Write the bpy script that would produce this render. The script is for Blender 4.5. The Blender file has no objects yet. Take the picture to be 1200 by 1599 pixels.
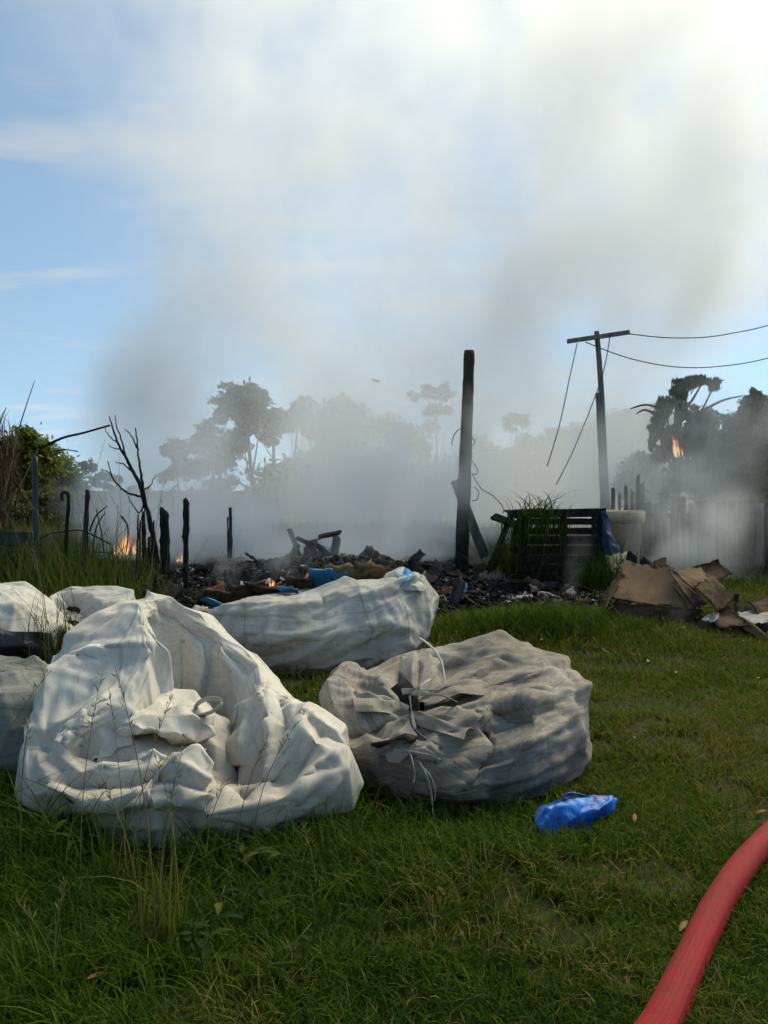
import bpy, bmesh, math, random
import numpy as np
from mathutils import Vector, Matrix, noise as mnoise

R = math.radians
sc = bpy.context.scene
col = sc.collection

# ------------------------------------------------------------------ camera
FPX, CW, CH, CAMH = 1203.0, 1200.0, 1599.0, 1.40
PITCH = math.atan((799.5 - 730.0) / FPX)
cd = bpy.data.cameras.new('camera')
cam = bpy.data.objects.new('camera', cd)
col.objects.link(cam)
cam.location = (0, 0, CAMH)
cam.rotation_euler = (R(90) - PITCH, 0, 0)
cd.sensor_fit = 'HORIZONTAL'
cd.sensor_width = 36.0
cd.lens = 36.0 * FPX / CW
cd.clip_start = 0.05
cd.clip_end = 3000
sc.camera = cam

# ------------------------------------------------------------------ sky and sun
SUN_EL, SUN_AZ = 46.0, 38.0          # azimuth: degrees to the right of the viewing direction
world = bpy.data.worlds.new('World')
sc.world = world
world.use_nodes = True
wn, wl = world.node_tree.nodes, world.node_tree.links
wn.clear()
w_out = wn.new('ShaderNodeOutputWorld')
w_bg = wn.new('ShaderNodeBackground')
w_sky = wn.new('ShaderNodeTexSky')
w_sky.sky_type = 'NISHITA'
w_sky.sun_disc = False
w_sky.sun_elevation = R(SUN_EL)
w_sky.sun_rotation = R(SUN_AZ)
w_sky.air_density = 1.0
w_sky.dust_density = 0.0
w_sky.ozone_density = 1.2
w_bg.inputs['Strength'].default_value = 0.085
# clear air: the deep blue reaches down to the horizon all round
w_tc = wn.new('ShaderNodeTexCoord')
w_ma = wn.new('ShaderNodeVectorMath'); w_ma.operation = 'MULTIPLY_ADD'
w_ma.inputs[1].default_value = (1, 1, 0.95); w_ma.inputs[2].default_value = (0, 0, 0.24)
wl.new(w_tc.outputs['Generated'], w_ma.inputs[0])
w_nm = wn.new('ShaderNodeVectorMath'); w_nm.operation = 'NORMALIZE'
wl.new(w_ma.outputs[0], w_nm.inputs[0]); wl.new(w_nm.outputs[0], w_sky.inputs['Vector'])
# thin wisps of cloud, the same all round the sky
w_sep = wn.new('ShaderNodeSeparateXYZ')
wl.new(w_tc.outputs['Generated'], w_sep.inputs[0])
w_add = wn.new('ShaderNodeMath'); w_add.operation = 'ADD'; w_add.inputs[1].default_value = 0.085
wl.new(w_sep.outputs['Z'], w_add.inputs[0])
w_div = wn.new('ShaderNodeVectorMath'); w_div.operation = 'DIVIDE'
wl.new(w_tc.outputs['Generated'], w_div.inputs[0])
w_cmb = wn.new('ShaderNodeCombineXYZ'); w_cmb.inputs[2].default_value = 1.0
wl.new(w_add.outputs[0], w_cmb.inputs[0]); wl.new(w_add.outputs[0], w_cmb.inputs[1])
wl.new(w_cmb.outputs[0], w_div.inputs[1])
w_map = wn.new('ShaderNodeMapping'); w_map.inputs['Scale'].default_value = (0.55, 1.3, 1)
w_map.inputs['Location'].default_value = (1.7, 0.4, 0)
wl.new(w_div.outputs[0], w_map.inputs[0])
w_noi = wn.new('ShaderNodeTexNoise'); w_noi.inputs['Scale'].default_value = 1.6
w_noi.inputs['Detail'].default_value = 7; w_noi.inputs['Roughness'].default_value = 0.6
wl.new(w_map.outputs[0], w_noi.inputs['Vector'])
w_rmp = wn.new('ShaderNodeMapRange'); w_rmp.inputs[1].default_value = 0.50; w_rmp.inputs[2].default_value = 0.72
w_rmp.inputs[4].default_value = 0.40
wl.new(w_noi.outputs[0], w_rmp.inputs[0])
w_mul = wn.new('ShaderNodeMix'); w_mul.data_type = 'RGBA'; w_mul.blend_type = 'MIX'
wl.new(w_rmp.outputs[0], w_mul.inputs[0])
wl.new(w_sky.outputs[0], w_mul.inputs[6])
w_mul.inputs[7].default_value = (5.0, 4.5, 4.2, 1)
wl.new(w_mul.outputs[2], w_bg.inputs['Color'])
wl.new(w_bg.outputs[0], w_out.inputs['Surface'])

sd = bpy.data.lights.new('sun', 'SUN')
sun = bpy.data.objects.new('sun', sd)
col.objects.link(sun)
sd.energy = 2.0
sd.angle = R(35)
sd.color = (1.0, 0.92, 0.80)
_s = Vector((math.sin(R(SUN_AZ)) * math.cos(R(SUN_EL)), math.cos(R(SUN_AZ)) * math.cos(R(SUN_EL)), math.sin(R(SUN_EL))))
sun.rotation_euler = _s.to_track_quat('Z', 'Y').to_euler()
sun.location = _s * 60

sc.view_settings.view_transform = 'Standard'
sc.view_settings.look = 'None'
sc.view_settings.exposure = 1.2
sc.view_settings.gamma = 1.0
sc.view_settings.use_white_balance = True
sc.view_settings.white_balance_temperature = 7800
sc.view_settings.white_balance_tint = 1
sc.view_settings.use_curve_mapping = False
sc.render.engine = 'CYCLES'
cy = sc.cycles
cy.use_denoising = True
cy.max_bounces = 10
cy.diffuse_bounces = 2
cy.glossy_bounces = 2
cy.transmission_bounces = 2
cy.transparent_max_bounces = 8
cy.volume_bounces = 4
cy.volume_step_rate = 6.0
cy.volume_max_steps = 160
cy.caustics_reflective = False
cy.caustics_refractive = False
cy.use_adaptive_sampling = True
cy.adaptive_threshold = 0.04

# ------------------------------------------------------------------ helpers
_cp, _sp = math.cos(PITCH), math.sin(PITCH)


def ray(px, py):
    a, b = (px - 600.0) / FPX, -(py - 799.5) / FPX
    return np.array([a, _cp + b * _sp, -_sp + b * _cp])


def P(px, py, d):
    """the point seen at photo pixel (px, py) that stands d metres ahead"""
    r = ray(px, py)
    return np.array([0, 0, CAMH]) + r * (d / r[1])


def G(px, py, z=0.0):
    r = ray(px, py)
    return np.array([0, 0, CAMH]) + r * ((z - CAMH) / r[2])


def tag(o, label=None, cat=None, group=None, kind=None):
    if label: o['label'] = label
    if cat: o['category'] = cat
    if group: o['group'] = group
    if kind: o['kind'] = kind
    return o


def empty(name, loc, label=None, cat=None, group=None, kind=None):
    o = bpy.data.objects.new(name, None)
    col.objects.link(o)
    o.location = tuple(loc)
    o.empty_display_size = 0.1
    return tag(o, label, cat, group, kind)


def link_mesh(name, me, mat=None, parent=None, label=None, cat=None, group=None, kind=None, smooth=False):
    o = bpy.data.objects.new(name, me)
    col.objects.link(o)
    if mat is not None and not me.materials: me.materials.append(mat)
    if smooth:
        me.polygons.foreach_set('use_smooth', np.ones(len(me.polygons), dtype=bool))
    if parent is not None:
        o.parent = parent
        o.location = -Vector(parent.location) if parent.parent is None else -(Vector(parent.location) + Vector(parent.parent.location))
    return tag(o, label, cat, group, kind)


def np_mesh(name, v, faces):
    """faces: array (n,3) or (n,4), or a list of such arrays"""
    me = bpy.data.meshes.new(name)
    v = np.asarray(v, dtype=np.float32)
    if isinstance(faces, np.ndarray): faces = [faces]
    faces = [np.asarray(f, dtype=np.int32) for f in faces if len(f)]
    nl = sum(f.size for f in faces); nf = sum(len(f) for f in faces)
    me.vertices.add(len(v)); me.vertices.foreach_set('co', v.ravel())
    me.loops.add(nl); me.loops.foreach_set('vertex_index', np.concatenate([f.ravel() for f in faces]))
    me.polygons.add(nf)
    tot = np.concatenate([np.full(len(f), f.shape[1], np.int32) for f in faces])
    st = np.concatenate([[0], np.cumsum(tot)[:-1]]).astype(np.int32)
    me.polygons.foreach_set('loop_start', st)
    try: me.polygons.foreach_set('loop_total', tot)
    except Exception: pass
    me.update(calc_edges=True)
    return me


def grid_faces(nu, nv, wrap=False):
    """verts laid out [v][u]; u wraps when asked"""
    U = nu if wrap else nu - 1
    i = np.arange(U); j = np.arange(nv - 1)
    I, J = np.meshgrid(i, j)
    a = J * nu + I; b = J * nu + (I + 1) % nu
    c = (J + 1) * nu + (I + 1) % nu; d = (J + 1) * nu + I
    return np.stack([a, b, c, d], -1).reshape(-1, 4)


class MB:
    """collects pieces of ONE mesh"""
    def __init__(s): s.v = []; s.f3 = []; s.f4 = []; s.n = 0

    def add(s, v, f):
        v = np.asarray(v, float); f = np.asarray(f, int)
        s.v.append(v)
        (s.f3 if f.shape[1] == 3 else s.f4).append(f + s.n)
        s.n += len(v)
        return s

    def tube(s, pts, rad, sides=8, cap=True, rough=0.0, rng=None, flat=1.0):
        pts = np.asarray(pts, float); n = len(pts)
        rad = np.broadcast_to(np.asarray(rad, float), (n,))
        t = np.gradient(pts, axis=0); t /= np.linalg.norm(t, axis=1, keepdims=True) + 1e-9
        up = np.array([0, 0, 1.0]) if abs(t[0][2]) < 0.9 else np.array([1.0, 0, 0])
        vs = []
        x = np.cross(up, t[0]); x /= np.linalg.norm(x)
        for k in range(n):
            x = x - t[k] * np.dot(x, t[k]); x /= np.linalg.norm(x) + 1e-9
            y = np.cross(t[k], x)
            a = np.arange(sides) * 2 * math.pi / sides
            rr = np.full(sides, rad[k])
            if rough and rng is not None: rr = rr * (1 + rng.uniform(-rough, rough, sides))
            vs.append(pts[k] + (np.cos(a) * rr)[:, None] * x + (np.sin(a) * rr * flat)[:, None] * y)
        v = np.concatenate(vs)
        s.add(v, grid_faces(sides, n, True))
        if cap:
            base = s.n - len(v)
            for k, fl in ((0, -1), (n - 1, 1)):
                c = s.n
                s.v.append(pts[k][None, :]); s.n += 1
                idx = base + k * sides + np.arange(sides)
                f = np.stack([idx, np.roll(idx, -1), np.full(sides, c)], -1)
                if fl < 0: f = f[:, ::-1]
                s.f3.append(f)
        return s

    def board(s, a, b, w, th, side=(0, 1, 0), rng=None, rag=0.0, segs=6):
        """a plank from a to b, w wide across `side`, th thick, with worn edges and ends"""
        a, b = np.asarray(a, float), np.asarray(b, float)
        t = (b - a) / np.linalg.norm(b - a)
        sd_ = np.asarray(side, float); sd_ = sd_ - t * np.dot(sd_, t); sd_ /= np.linalg.norm(sd_)
        nn = np.cross(t, sd_)
        vs = []
        for k in range(segs + 1):
            f = k / segs
            c = a + (b - a) * f
            q = []
            for (p, r) in ((-1, -1), (-.8, -1), (.8, -1), (1, -1), (1, 1), (.8, 1), (-.8, 1), (-1, 1)):
                ww, tt = w / 2, th / 2
                off = np.zeros(3)
                if rng is not None and rag:
                    ww *= 1 - rag * rng.random() ** 2; tt *= 1 - rag * rng.random()
                    if k in (0, segs): off = t * rng.uniform(-1, 1) * w * rag * 1.2
                q.append(c + off + sd_ * p * ww + nn * r * tt)
            vs += q
        v = np.array(vs)
        s.add(v, grid_faces(8, segs + 1, True))
        base = s.n - len(v)
        for k in (0, segs):
            i = base + k * 8
            f = np.array([[i, i + 1, i + 6, i + 7], [i + 1, i + 2, i + 5, i + 6], [i + 2, i + 3, i + 4, i + 5]])
            if k == 0: f = f[:, ::-1]
            s.f4.append(f)
        return s

    def mesh(s, name):
        fs = []
        if s.f4: fs.append(np.concatenate(s.f4))
        if s.f3: fs.append(np.concatenate(s.f3))
        return np_mesh(name, np.concatenate(s.v), fs)

    def build(s, name, mat, parent=None, smooth=False, **k):
        return link_mesh(name, s.mesh(name), mat, parent, smooth=smooth, **k)


def point_attr(me, name, vals):
    a = me.attributes.new(name, 'FLOAT', 'POINT')
    a.data.foreach_set('value', np.asarray(vals, np.float32))


def catmull(pts, n, closed=False):
    """n points along a Catmull-Rom spline through pts (k, ...)"""
    pts = np.asarray(pts, float); k = len(pts)
    if closed: t = np.arange(n) * k / n
    else: t = np.linspace(0, k - 1, n)
    i = np.floor(t).astype(int)
    if not closed: i = np.minimum(i, k - 2)
    f = (t - i).reshape((-1,) + (1,) * (pts.ndim - 1))
    if closed: g = lambda j: pts[(i + j) % k]
    else: g = lambda j: pts[np.clip(i + j, 0, k - 1)]
    p0, p1, p2, p3 = g(-1), g(0), g(1), g(2)
    return 0.5 * (2 * p1 + (p2 - p0) * f + (2 * p0 - 5 * p1 + 4 * p2 - p3) * f ** 2 + (3 * p1 - p0 - 3 * p2 + p3) * f ** 3)


def vnoise(p, scale=1.0, seed=0.0, octaves=3):
    out = np.zeros(len(p)); amp = 1.0
    for o in range(octaves):
        s_ = scale * 2 ** o
        out += amp * np.array([mnoise.noise(Vector((q[0] * s_ + seed, q[1] * s_ + seed * 1.7, q[2] * s_ - seed))) for q in p])
        amp *= 0.5
    return out


# ------------------------------------------------------------------ materials
class NT:
    def __init__(s, name):
        s.m = bpy.data.materials.new(name); s.m.use_nodes = True
        s.t = s.m.node_tree; s.t.nodes.clear()
        s.out = s.t.nodes.new('ShaderNodeOutputMaterial')

    def n(s, typ, **k):
        x = s.t.nodes.new('ShaderNode' + typ)
        for a, b in k.items(): setattr(x, a, b)
        return x

    def l(s, a, b): s.t.links.new(a, b)

    def coord(s, kind='Object', scale=(1, 1, 1), rot=(0, 0, 0)):
        c = s.n('TexCoord'); m = s.n('Mapping')
        m.inputs['Scale'].default_value = scale; m.inputs['Rotation'].default_value = rot
        s.l(c.outputs[kind], m.inputs[0]); return m.outputs[0]

    def noise(s, vec, scale, detail=4, rough=0.6, dist=0.0):
        x = s.n('TexNoise'); x.inputs['Scale'].default_value = scale
        x.inputs['Detail'].default_value = detail; x.inputs['Roughness'].default_value = rough
        x.inputs['Distortion'].default_value = dist
        s.l(vec, x.inputs['Vector']); return x.outputs[0]

    def ramp(s, fac, stops):
        r = s.n('ValToRGB'); e = r.color_ramp.elements
        while len(e) < len(stops): e.new(0.5)
        for k, (p, c) in enumerate(stops):
            e[k].position = p; e[k].color = (c, c, c, 1) if not hasattr(c, '__len__') else (*c, 1)
        s.l(fac, r.inputs[0]); return r.outputs[0]

    def mix(s, fac, a, b, mode='MIX'):
        x = s.n('Mix', data_type='RGBA', blend_type=mode)
        for sock, v in ((x.inputs[0], fac), (x.inputs[6], a), (x.inputs[7], b)):
            if hasattr(v, 'links') or hasattr(v, 'is_linked'): s.l(v, sock)
            elif hasattr(v, '__len__'): sock.default_value = (*v, 1)
            else: sock.default_value = v
        return x.outputs[2]

    def math(s, op, a, b=0.5):
        x = s.n('Math', operation=op)
        for sock, v in ((x.inputs[0], a), (x.inputs[1], b)):
            if hasattr(v, 'is_linked'): s.l(v, sock)
            else: sock.default_value = v
        return x.outputs[0]

    def attr(s, name):
        a = s.n('Attribute'); a.attribute_name = name; return a.outputs['Fac']

    def bump(s, h, strength=0.3, dist=0.02, normal=None):
        b = s.n('Bump'); b.inputs['Strength'].default_value = strength; b.inputs['Distance'].default_value = dist
        s.l(h, b.inputs['Height'])
        if normal is not None: s.l(normal, b.inputs['Normal'])
        return b.outputs[0]

    def bsdf(s, color, rough=0.7, spec=0.3, normal=None, link=True, **k):
        b = s.n('BsdfPrincipled')
        for nm, v in (('Base Color', color), ('Roughness', rough), ('Specular IOR Level', spec)):
            if hasattr(v, 'is_linked'): s.l(v, b.inputs[nm])
            elif hasattr(v, '__len__'): b.inputs[nm].default_value = (*v, 1)
            else: b.inputs[nm].default_value = v
        for nm, v in k.items(): b.inputs[nm.replace('_', ' ')].default_value = v
        if normal is not None: s.l(normal, b.inputs['Normal'])
        if link: s.l(b.outputs[0], s.out.inputs['Surface'])
        return b

    def leafy(s, color, trans_color, fac=0.35, rough=0.6, spec=0.2):
        b = s.bsdf(color, rough, spec, link=False)
        t = s.n('BsdfTranslucent')
        if hasattr(trans_color, 'is_linked'): s.l(trans_color, t.inputs[0])
        else: t.inputs[0].default_value = (*trans_color, 1)
        mx = s.n('MixShader'); mx.inputs[0].default_value = fac
        s.l(b.outputs[0], mx.inputs[1]); s.l(t.outputs[0], mx.inputs[2])
        s.l(mx.outputs[0], s.out.inputs['Surface'])


def mat_two(name, c1, c2, scale=6, rough=0.8, spec=0.2, bump=0.3, bdist=0.02, stretch=(1, 1, 1), contrast=(0.35, 0.65), detail=6):
    t = NT(name); v = t.coord('Object', stretch)
    n = t.noise(v, scale, detail, 0.65)
    c = t.ramp(n, [(contrast[0], c1), (contrast[1], c2)])
    n2 = t.noise(v, scale * 5, 4, 0.7)
    t.bsdf(c, rough, spec, t.bump(n2, bump, bdist))
    return t.m
# ------------------------------------------------------------------ ground
def sstep(a, b, x):
    t = np.clip((np.asarray(x, float) - a) / (b - a), 0, 1)
    return t * t * (3 - 2 * t)


def gz(x, y):
    x = np.asarray(x, float); y = np.asarray(y, float)
    z = 0.025 * np.sin(x * 1.7 + y * 0.6) * np.sin(y * 1.3 - x * 0.4) + 0.012 * np.sin(x * 4.1 + 1.3) * np.sin(y * 3.7)
    z = z * sstep(0.5, 2.0, y)
    z = z - 2.3 * sstep(15, 46, y) * (1 - 0.75 * sstep(3, 12, x))
    # beyond the site the land falls into a valley
    z = z - 85 * sstep(75, 1300, y)
    # low rise of rougher grass in front of the burnt shed
    z = z + 0.10 * np.exp(-(((x - 1.35) / 0.9) ** 2 + ((y - 6.3) / 0.6) ** 2))
    return z


def build_ground():
    ys = np.concatenate([np.linspace(-12, 0, 13)[:-1], np.linspace(0, 14, 113)[:-1], np.linspace(14, 60, 47)[:-1], np.geomspace(60, 1500, 22)])
    xs = np.concatenate([-np.geomspace(1500, 14, 24)[:-1], np.linspace(-14, 14, 141)[:-1], np.geomspace(14, 1500, 24)])
    X, Y = np.meshgrid(xs, ys)
    Z = gz(X, Y)
    v = np.stack([X, Y, Z], -1).reshape(-1, 3)
    me = np_mesh('ground', v, grid_faces(len(xs), len(ys)))
    x, y = v[:, 0], v[:, 1]
    # burnt area: bare ash and char
    n = vnoise(v, 0.7, 3.1, 3) * 1.2
    front = 8.15 + 0.0 * x + 1.4 * sstep(-1.2, -3.2, x) + n * 0.5
    front = front + 0.2 * sstep(1.2, 2.2, x)
    ash = sstep(0.0, 0.5, y - front) * sstep(24, 19, y) * sstep(-5.6, -4.4, x + n) * sstep(3.9, 3.3, x + n * 0.3)
    point_attr(me, 'ash', ash)
    t = NT('ground_earth_and_turf')
    c = t.coord('Object')
    turf = t.ramp(t.noise(c, 2.2, 6, 0.7), [(0.3, (0.018, 0.026, 0.007)), (0.55, (0.036, 0.046, 0.013)), (0.75, (0.062, 0.058, 0.022))])
    soil = t.ramp(t.noise(c, 9, 5, 0.7), [(0.45, 0.0), (0.7, 1.0)])
    turf = t.mix(soil, turf, (0.05, 0.036, 0.02))
    char = t.ramp(t.noise(c, 5, 8, 0.75), [(0.3, (0.008, 0.008, 0.009)), (0.6, (0.028, 0.027, 0.027)), (0.78, (0.16, 0.155, 0.15))])
    cc = t.mix(t.attr('ash'), turf, char)
    t.bsdf(cc, 0.95, 0.1, t.bump(t.noise(c, 30, 4, 0.7), 0.6, 0.03))
    link_mesh('ground', me, t.m, smooth=True, kind='structure')


build_ground()


def build_hill():
    xs = np.linspace(-70, 170, 90); ys = np.linspace(75, 190, 24)
    X, Y = np.meshgrid(xs, ys)
    # crest line as seen behind the smoke: low at the left, climbing to the right
    crest = np.interp(xs, [-70, -30, 0, 14, 35, 60, 110, 170], [-30, -22, -8, 2.6, 7.6, 8.0, 7, 6])
    prof = np.sin(np.clip((ys - 75) / 115, 0, 1) * math.pi) ** 0.8
    Z = -12 + (crest[None, :] + 12) * prof[:, None]
    v = np.stack([X, Y, Z], -1).reshape(-1, 3)
    v[:, 2] += vnoise(v, 0.06, 9.0, 4) * 0.9 * np.repeat(prof, len(xs))
    me = np_mesh('hill', v, grid_faces(len(xs), len(ys)))
    m = mat_two('hill_scrub', (0.02, 0.03, 0.014), (0.06, 0.068, 0.03), 0.5, 0.95, 0.05, 0.8, 0.5)
    link_mesh('hill', me, m, smooth=True, kind='structure')


build_hill()
# ------------------------------------------------------------------ woven bulk bags
def woven(name, light, dark, dirt, dirt_amt=0.5, streak=1.0, fleck=0.35, zdirt=0.25, trans=0.12):
    t = NT(name)
    uv = t.coord('UV', (1, 1, 1)); ob = t.coord('Object')
    a = t.noise(t.coord('UV', (90, 2.5, 1)), 4, 4, 0.6)          # the run of the tapes
    b = t.noise(t.coord('UV', (3, 60, 1)), 4, 3, 0.6)
    base = t.mix(t.ramp(t.math('MULTIPLY', t.math('ADD', a, b), 0.5), [(0.35, 0.0), (0.65, 1.0)]), dark, light)
    d1 = t.noise(ob, 2.6, 7, 0.68, 0.8)
    f = t.ramp(d1, [(0.42, 0.0), (0.62, dirt_amt)])
    c = t.mix(f, base, dirt)
    d2 = t.noise(t.coord('UV', (9, 26, 1)), 3, 7, 0.8, 0.6)      # smears and creases holding soil
    c = t.mix(t.ramp(d2, [(0.47, 0.0), (0.62, dirt_amt * 0.9)]), c, tuple(x * 0.7 for x in dirt))
    d3 = t.noise(ob, 26, 3, 0.6)
    c = t.mix(t.ramp(d3, [(0.64, 0.0), (0.70, fleck)]), c, (0.03, 0.026, 0.02))
    # mud rubbed into the foot of the bag
    sx = t.n('SeparateXYZ'); t.l(ob, sx.inputs[0])
    foot = t.n('MapRange'); foot.inputs[1].default_value = zdirt; foot.inputs[2].default_value = 0.0
    t.l(t.math('ADD', sx.outputs[2], t.math('MULTIPLY', t.math('SUBTRACT', d1, 0.5), 0.5)), foot.inputs[0])
    c = t.mix(t.math('MULTIPLY', foot.outputs[0], 0.75), c, tuple(x * 0.55 for x in dirt))
    # stitched seams and the hem band
    su = t.n('SeparateXYZ'); t.l(uv, su.inputs[0])
    fr = t.math('FRACT', t.math('MULTIPLY', su.outputs[0], 4.0))
    seam = t.ramp(t.math('ABSOLUTE', t.math('SUBTRACT', fr, .37)), [(.006, 1.0), (.012, 0.0)])
    hem = t.ramp(t.math('ABSOLUTE', t.math('SUBTRACT', su.outputs[1], .50)), [(.003, 1.0), (.006, 0.0)])
    sm = t.math('MAXIMUM', seam, hem)
    c = t.mix(t.math('MULTIPLY', sm, .55), c, tuple(x * .5 for x in dark))
    h = t.math('ADD', t.math('MULTIPLY', a, 0.5), t.math('MULTIPLY', t.noise(ob, 16, 5, 0.7), 1.0))
    nrm = t.bump(h, 0.13 * streak, 0.008)
    bs = t.bsdf(c, 0.75, 0.15, nrm, link=False)
    tr = t.n('BsdfTranslucent'); t.l(c, tr.inputs[0])
    mx = t.n('MixShader'); mx.inputs[0].default_value = trans
    t.l(bs.outputs[0], mx.inputs[1]); t.l(tr.outputs[0], mx.inputs[2])
    t.l(mx.outputs[0], t.out.inputs['Surface'])
    return t.m


M_white = woven('white_woven_plastic', (0.78, 0.75, 0.67), (0.69, 0.66, 0.58), (0.38, 0.32, 0.23), 0.32, zdirt=0.34)
M_white2 = woven('soiled_white_woven_plastic', (0.66, 0.645, 0.585), (0.57, 0.555, 0.50), (0.24, 0.21, 0.15), 0.42, zdirt=0.3)
M_tan = woven('grimy_tan_woven_plastic', (0.46, 0.42, 0.355), (0.34, 0.305, 0.26), (0.15, 0.125, 0.10), 0.6, 1.6, 0.6, 0.22)
M_grey = woven('grey_green_woven_plastic', (0.28, 0.30, 0.27), (0.21, 0.225, 0.205), (0.14, 0.135, 0.11), 0.5)
M_liner = woven('shade_darkened_lining', (0.46, 0.45, 0.40), (0.38, 0.37, 0.33), (0.22, 0.20, 0.16), 0.5)  # darker than the outer cloth, to deepen the shade inside the bag
M_strap = mat_two('white_strap_webbing', (0.34, 0.33, 0.295), (0.54, 0.53, 0.48), 60, 0.7, 0.2, 0.4, 0.004)


def cloth_settle(o, pin, expand=0.12, frames=26, gravity=0.25, bend=0.6, tension=18, quality=6, pressure=0.0, mass=0.3, collide=None):
    """let the sewn shape buckle and hang as real cloth, then freeze it"""
    vg = o.vertex_groups.new(name='pin')
    for w in np.unique(np.round(pin, 3)):
        if w > 0: vg.add([int(i) for i in np.where(np.round(pin, 3) == w)[0]], float(w), 'REPLACE')
    md = o.modifiers.new('cloth', 'CLOTH'); s = md.settings
    s.quality = quality; s.mass = mass
    s.tension_stiffness = tension; s.compression_stiffness = tension; s.shear_stiffness = tension * 0.4
    s.bending_stiffness = bend
    s.tension_damping = s.compression_damping = s.shear_damping = 12; s.bending_damping = 3
    s.air_damping = 6
    s.vertex_group_mass = 'pin'; s.pin_stiffness = 1.0
    s.shrink_min = -expand; s.shrink_max = -expand
    s.effector_weights.gravity = gravity
    if pressure:
        s.use_pressure = True; s.uniform_pressure_force = pressure
    md.point_cache.frame_start = 1; md.point_cache.frame_end = frames
    md.collision_settings.use_collision = False
    for f in range(1, frames + 1): sc.frame_set(f)
    dg = bpy.context.evaluated_depsgraph_get()
    me = bpy.data.meshes.new_from_object(o.evaluated_get(dg))
    n = len(me.vertices); co = np.empty(n * 3, np.float32); me.vertices.foreach_get('co', co)
    o.modifiers.remove(md)
    o.vertex_groups.clear()
    bpy.data.meshes.remove(me)
    co = np.nan_to_num(co).reshape(-1, 3)
    o.data.vertices.foreach_set('co', co.ravel())
    o.data.update()
    sc.frame_set(1)
    return co


def grid_uv(me, nu, nv, wrap):
    uvl = me.uv_layers.new(name='UVMap')
    li = np.empty(len(me.loops), np.int32); me.loops.foreach_get('vertex_index', li)
    lim = np.minimum(li, nu * nv - 1)
    u = (lim % nu) / nu; v = (lim // nu) / nv
    if wrap:
        u = u.reshape(-1, 4)
        big = (u.max(1, keepdims=True) - u) > 0.5
        u = np.where(big, u + 1, u).ravel()
    uvl.data.foreach_set('uv', np.stack([u, v], -1).astype(np.float32).ravel())


def finish_cloth(o, thick=0.004, subd=1):
    if thick:
        m = o.modifiers.new('thickness', 'SOLIDIFY'); m.thickness = thick; m.offset = 0
    if subd:
        m = o.modifiers.new('smooth', 'SUBSURF'); m.levels = subd; m.render_levels = subd



def voro(p, scale, seed, aniso=(1, 1, 1), warp=0.25):
    """ridged cell pattern: flat facets that meet in creases, about 0..1"""
    rng = np.random.default_rng(int(seed * 100))
    q = p * scale
    q = q + warp * np.stack([vnoise(q, 0.8, seed + k, 2) for k in (1, 5, 9)], -1)
    q = q * np.array(aniso)
    c = np.floor(q).astype(int); f = np.full(len(q), 9.0)
    for dx in (-1, 0, 1):
        for dy in (-1, 0, 1):
            for dz in (-1, 0, 1):
                k = c + np.array([dx, dy, dz])
                h = (k[:, 0] * 73856093) ^ (k[:, 1] * 19349663) ^ (k[:, 2] * 83492791) ^ int(seed * 1000)
                h = np.abs(h * 2654435761) & 0xFFFFFF
                j = np.stack([(h % 251) / 251.0, (h // 251 % 241) / 241.0, (h // 60491 % 239) / 239.0], -1)
                f = np.minimum(f, np.linalg.norm(q - (k + j), axis=1))
    return f


def normals_grid(v, nu, nv, wrap):
    g = v.reshape(nv, nu, 3)
    if wrap: du = np.roll(g, -1, 1) - np.roll(g, 1, 1)
    else: du = np.gradient(g, axis=1)
    dv = np.gradient(g, axis=0)
    n = np.cross(du, dv); n /= np.linalg.norm(n, axis=-1, keepdims=True) + 1e-9
    return n.reshape(-1, 3)


def crumple(v, nu, nv, wrap, seed, big=0.03, mid=0.012, fine=0.004, scale=1.0):
    """cloth creases pushed along the normals"""
    n = normals_grid(v, nu, nv, wrap)
    h = big * (voro(v, 3.2 * scale, seed, (1, 1, 1.2), 0.35) - 0.45)
    h += mid * (voro(v, 7.5 * scale, seed + 3, (1, 1, 1), 0.4) - 0.45)
    m = np.clip(vnoise(v, 2.0, seed + 2, 2) * 1.6 + 0.5, 0, 1)
    h += fine * (voro(v, 17 * scale, seed + 6, (1, 1, 1), 0.4) - 0.45) * m
    return v + n * h[:, None]


def add_ridges(v, nu, nv, wrap, ridges):
    """fold lines laid over the cloth: (photo points along the crest, height in metres, half width in photo px)"""
    n = normals_grid(v, nu, nv, wrap)
    rel = v - np.array([0, 0, CAMH])
    fwd = rel[:, 1] * _cp - rel[:, 2] * _sp; up = rel[:, 1] * _sp + rel[:, 2] * _cp
    px = 600 + FPX * rel[:, 0] / fwd; py = 799.5 - FPX * up / fwd
    face = np.clip(-(n * rel).sum(1) / np.linalg.norm(rel, axis=1) * 3 + 0.3, 0, 1)
    wob = vnoise(v, 9.0, 3.3, 2)
    q = np.stack([px, py], -1) + 3 * np.stack([wob, vnoise(v, 9.0, 7.7, 2)], -1)
    h = np.zeros(len(v))
    for pts, amp, w in ridges:
        p_ = catmull(np.array(pts, float), 6 * len(pts))
        best = np.full(len(v), 1e9); along = np.zeros(len(v))
        for k in range(len(p_) - 1):
            a, b = p_[k], p_[k + 1]; ab = b - a
            t = np.clip(((q - a) @ ab) / (ab @ ab + 1e-9), 0, 1)
            d = np.linalg.norm(q - (a + t[:, None] * ab), axis=1)
            m = d < best; best[m] = d[m]; along[m] = (k + t[m]) / (len(p_) - 1)
        prof = np.clip(1 - best / w, 0, 1) ** 1.6
        h += amp * prof * np.sin(np.clip(along * .9 + .05, 0, 1) * math.pi) ** .5
    return v + n * (h * face)[:, None]


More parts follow.
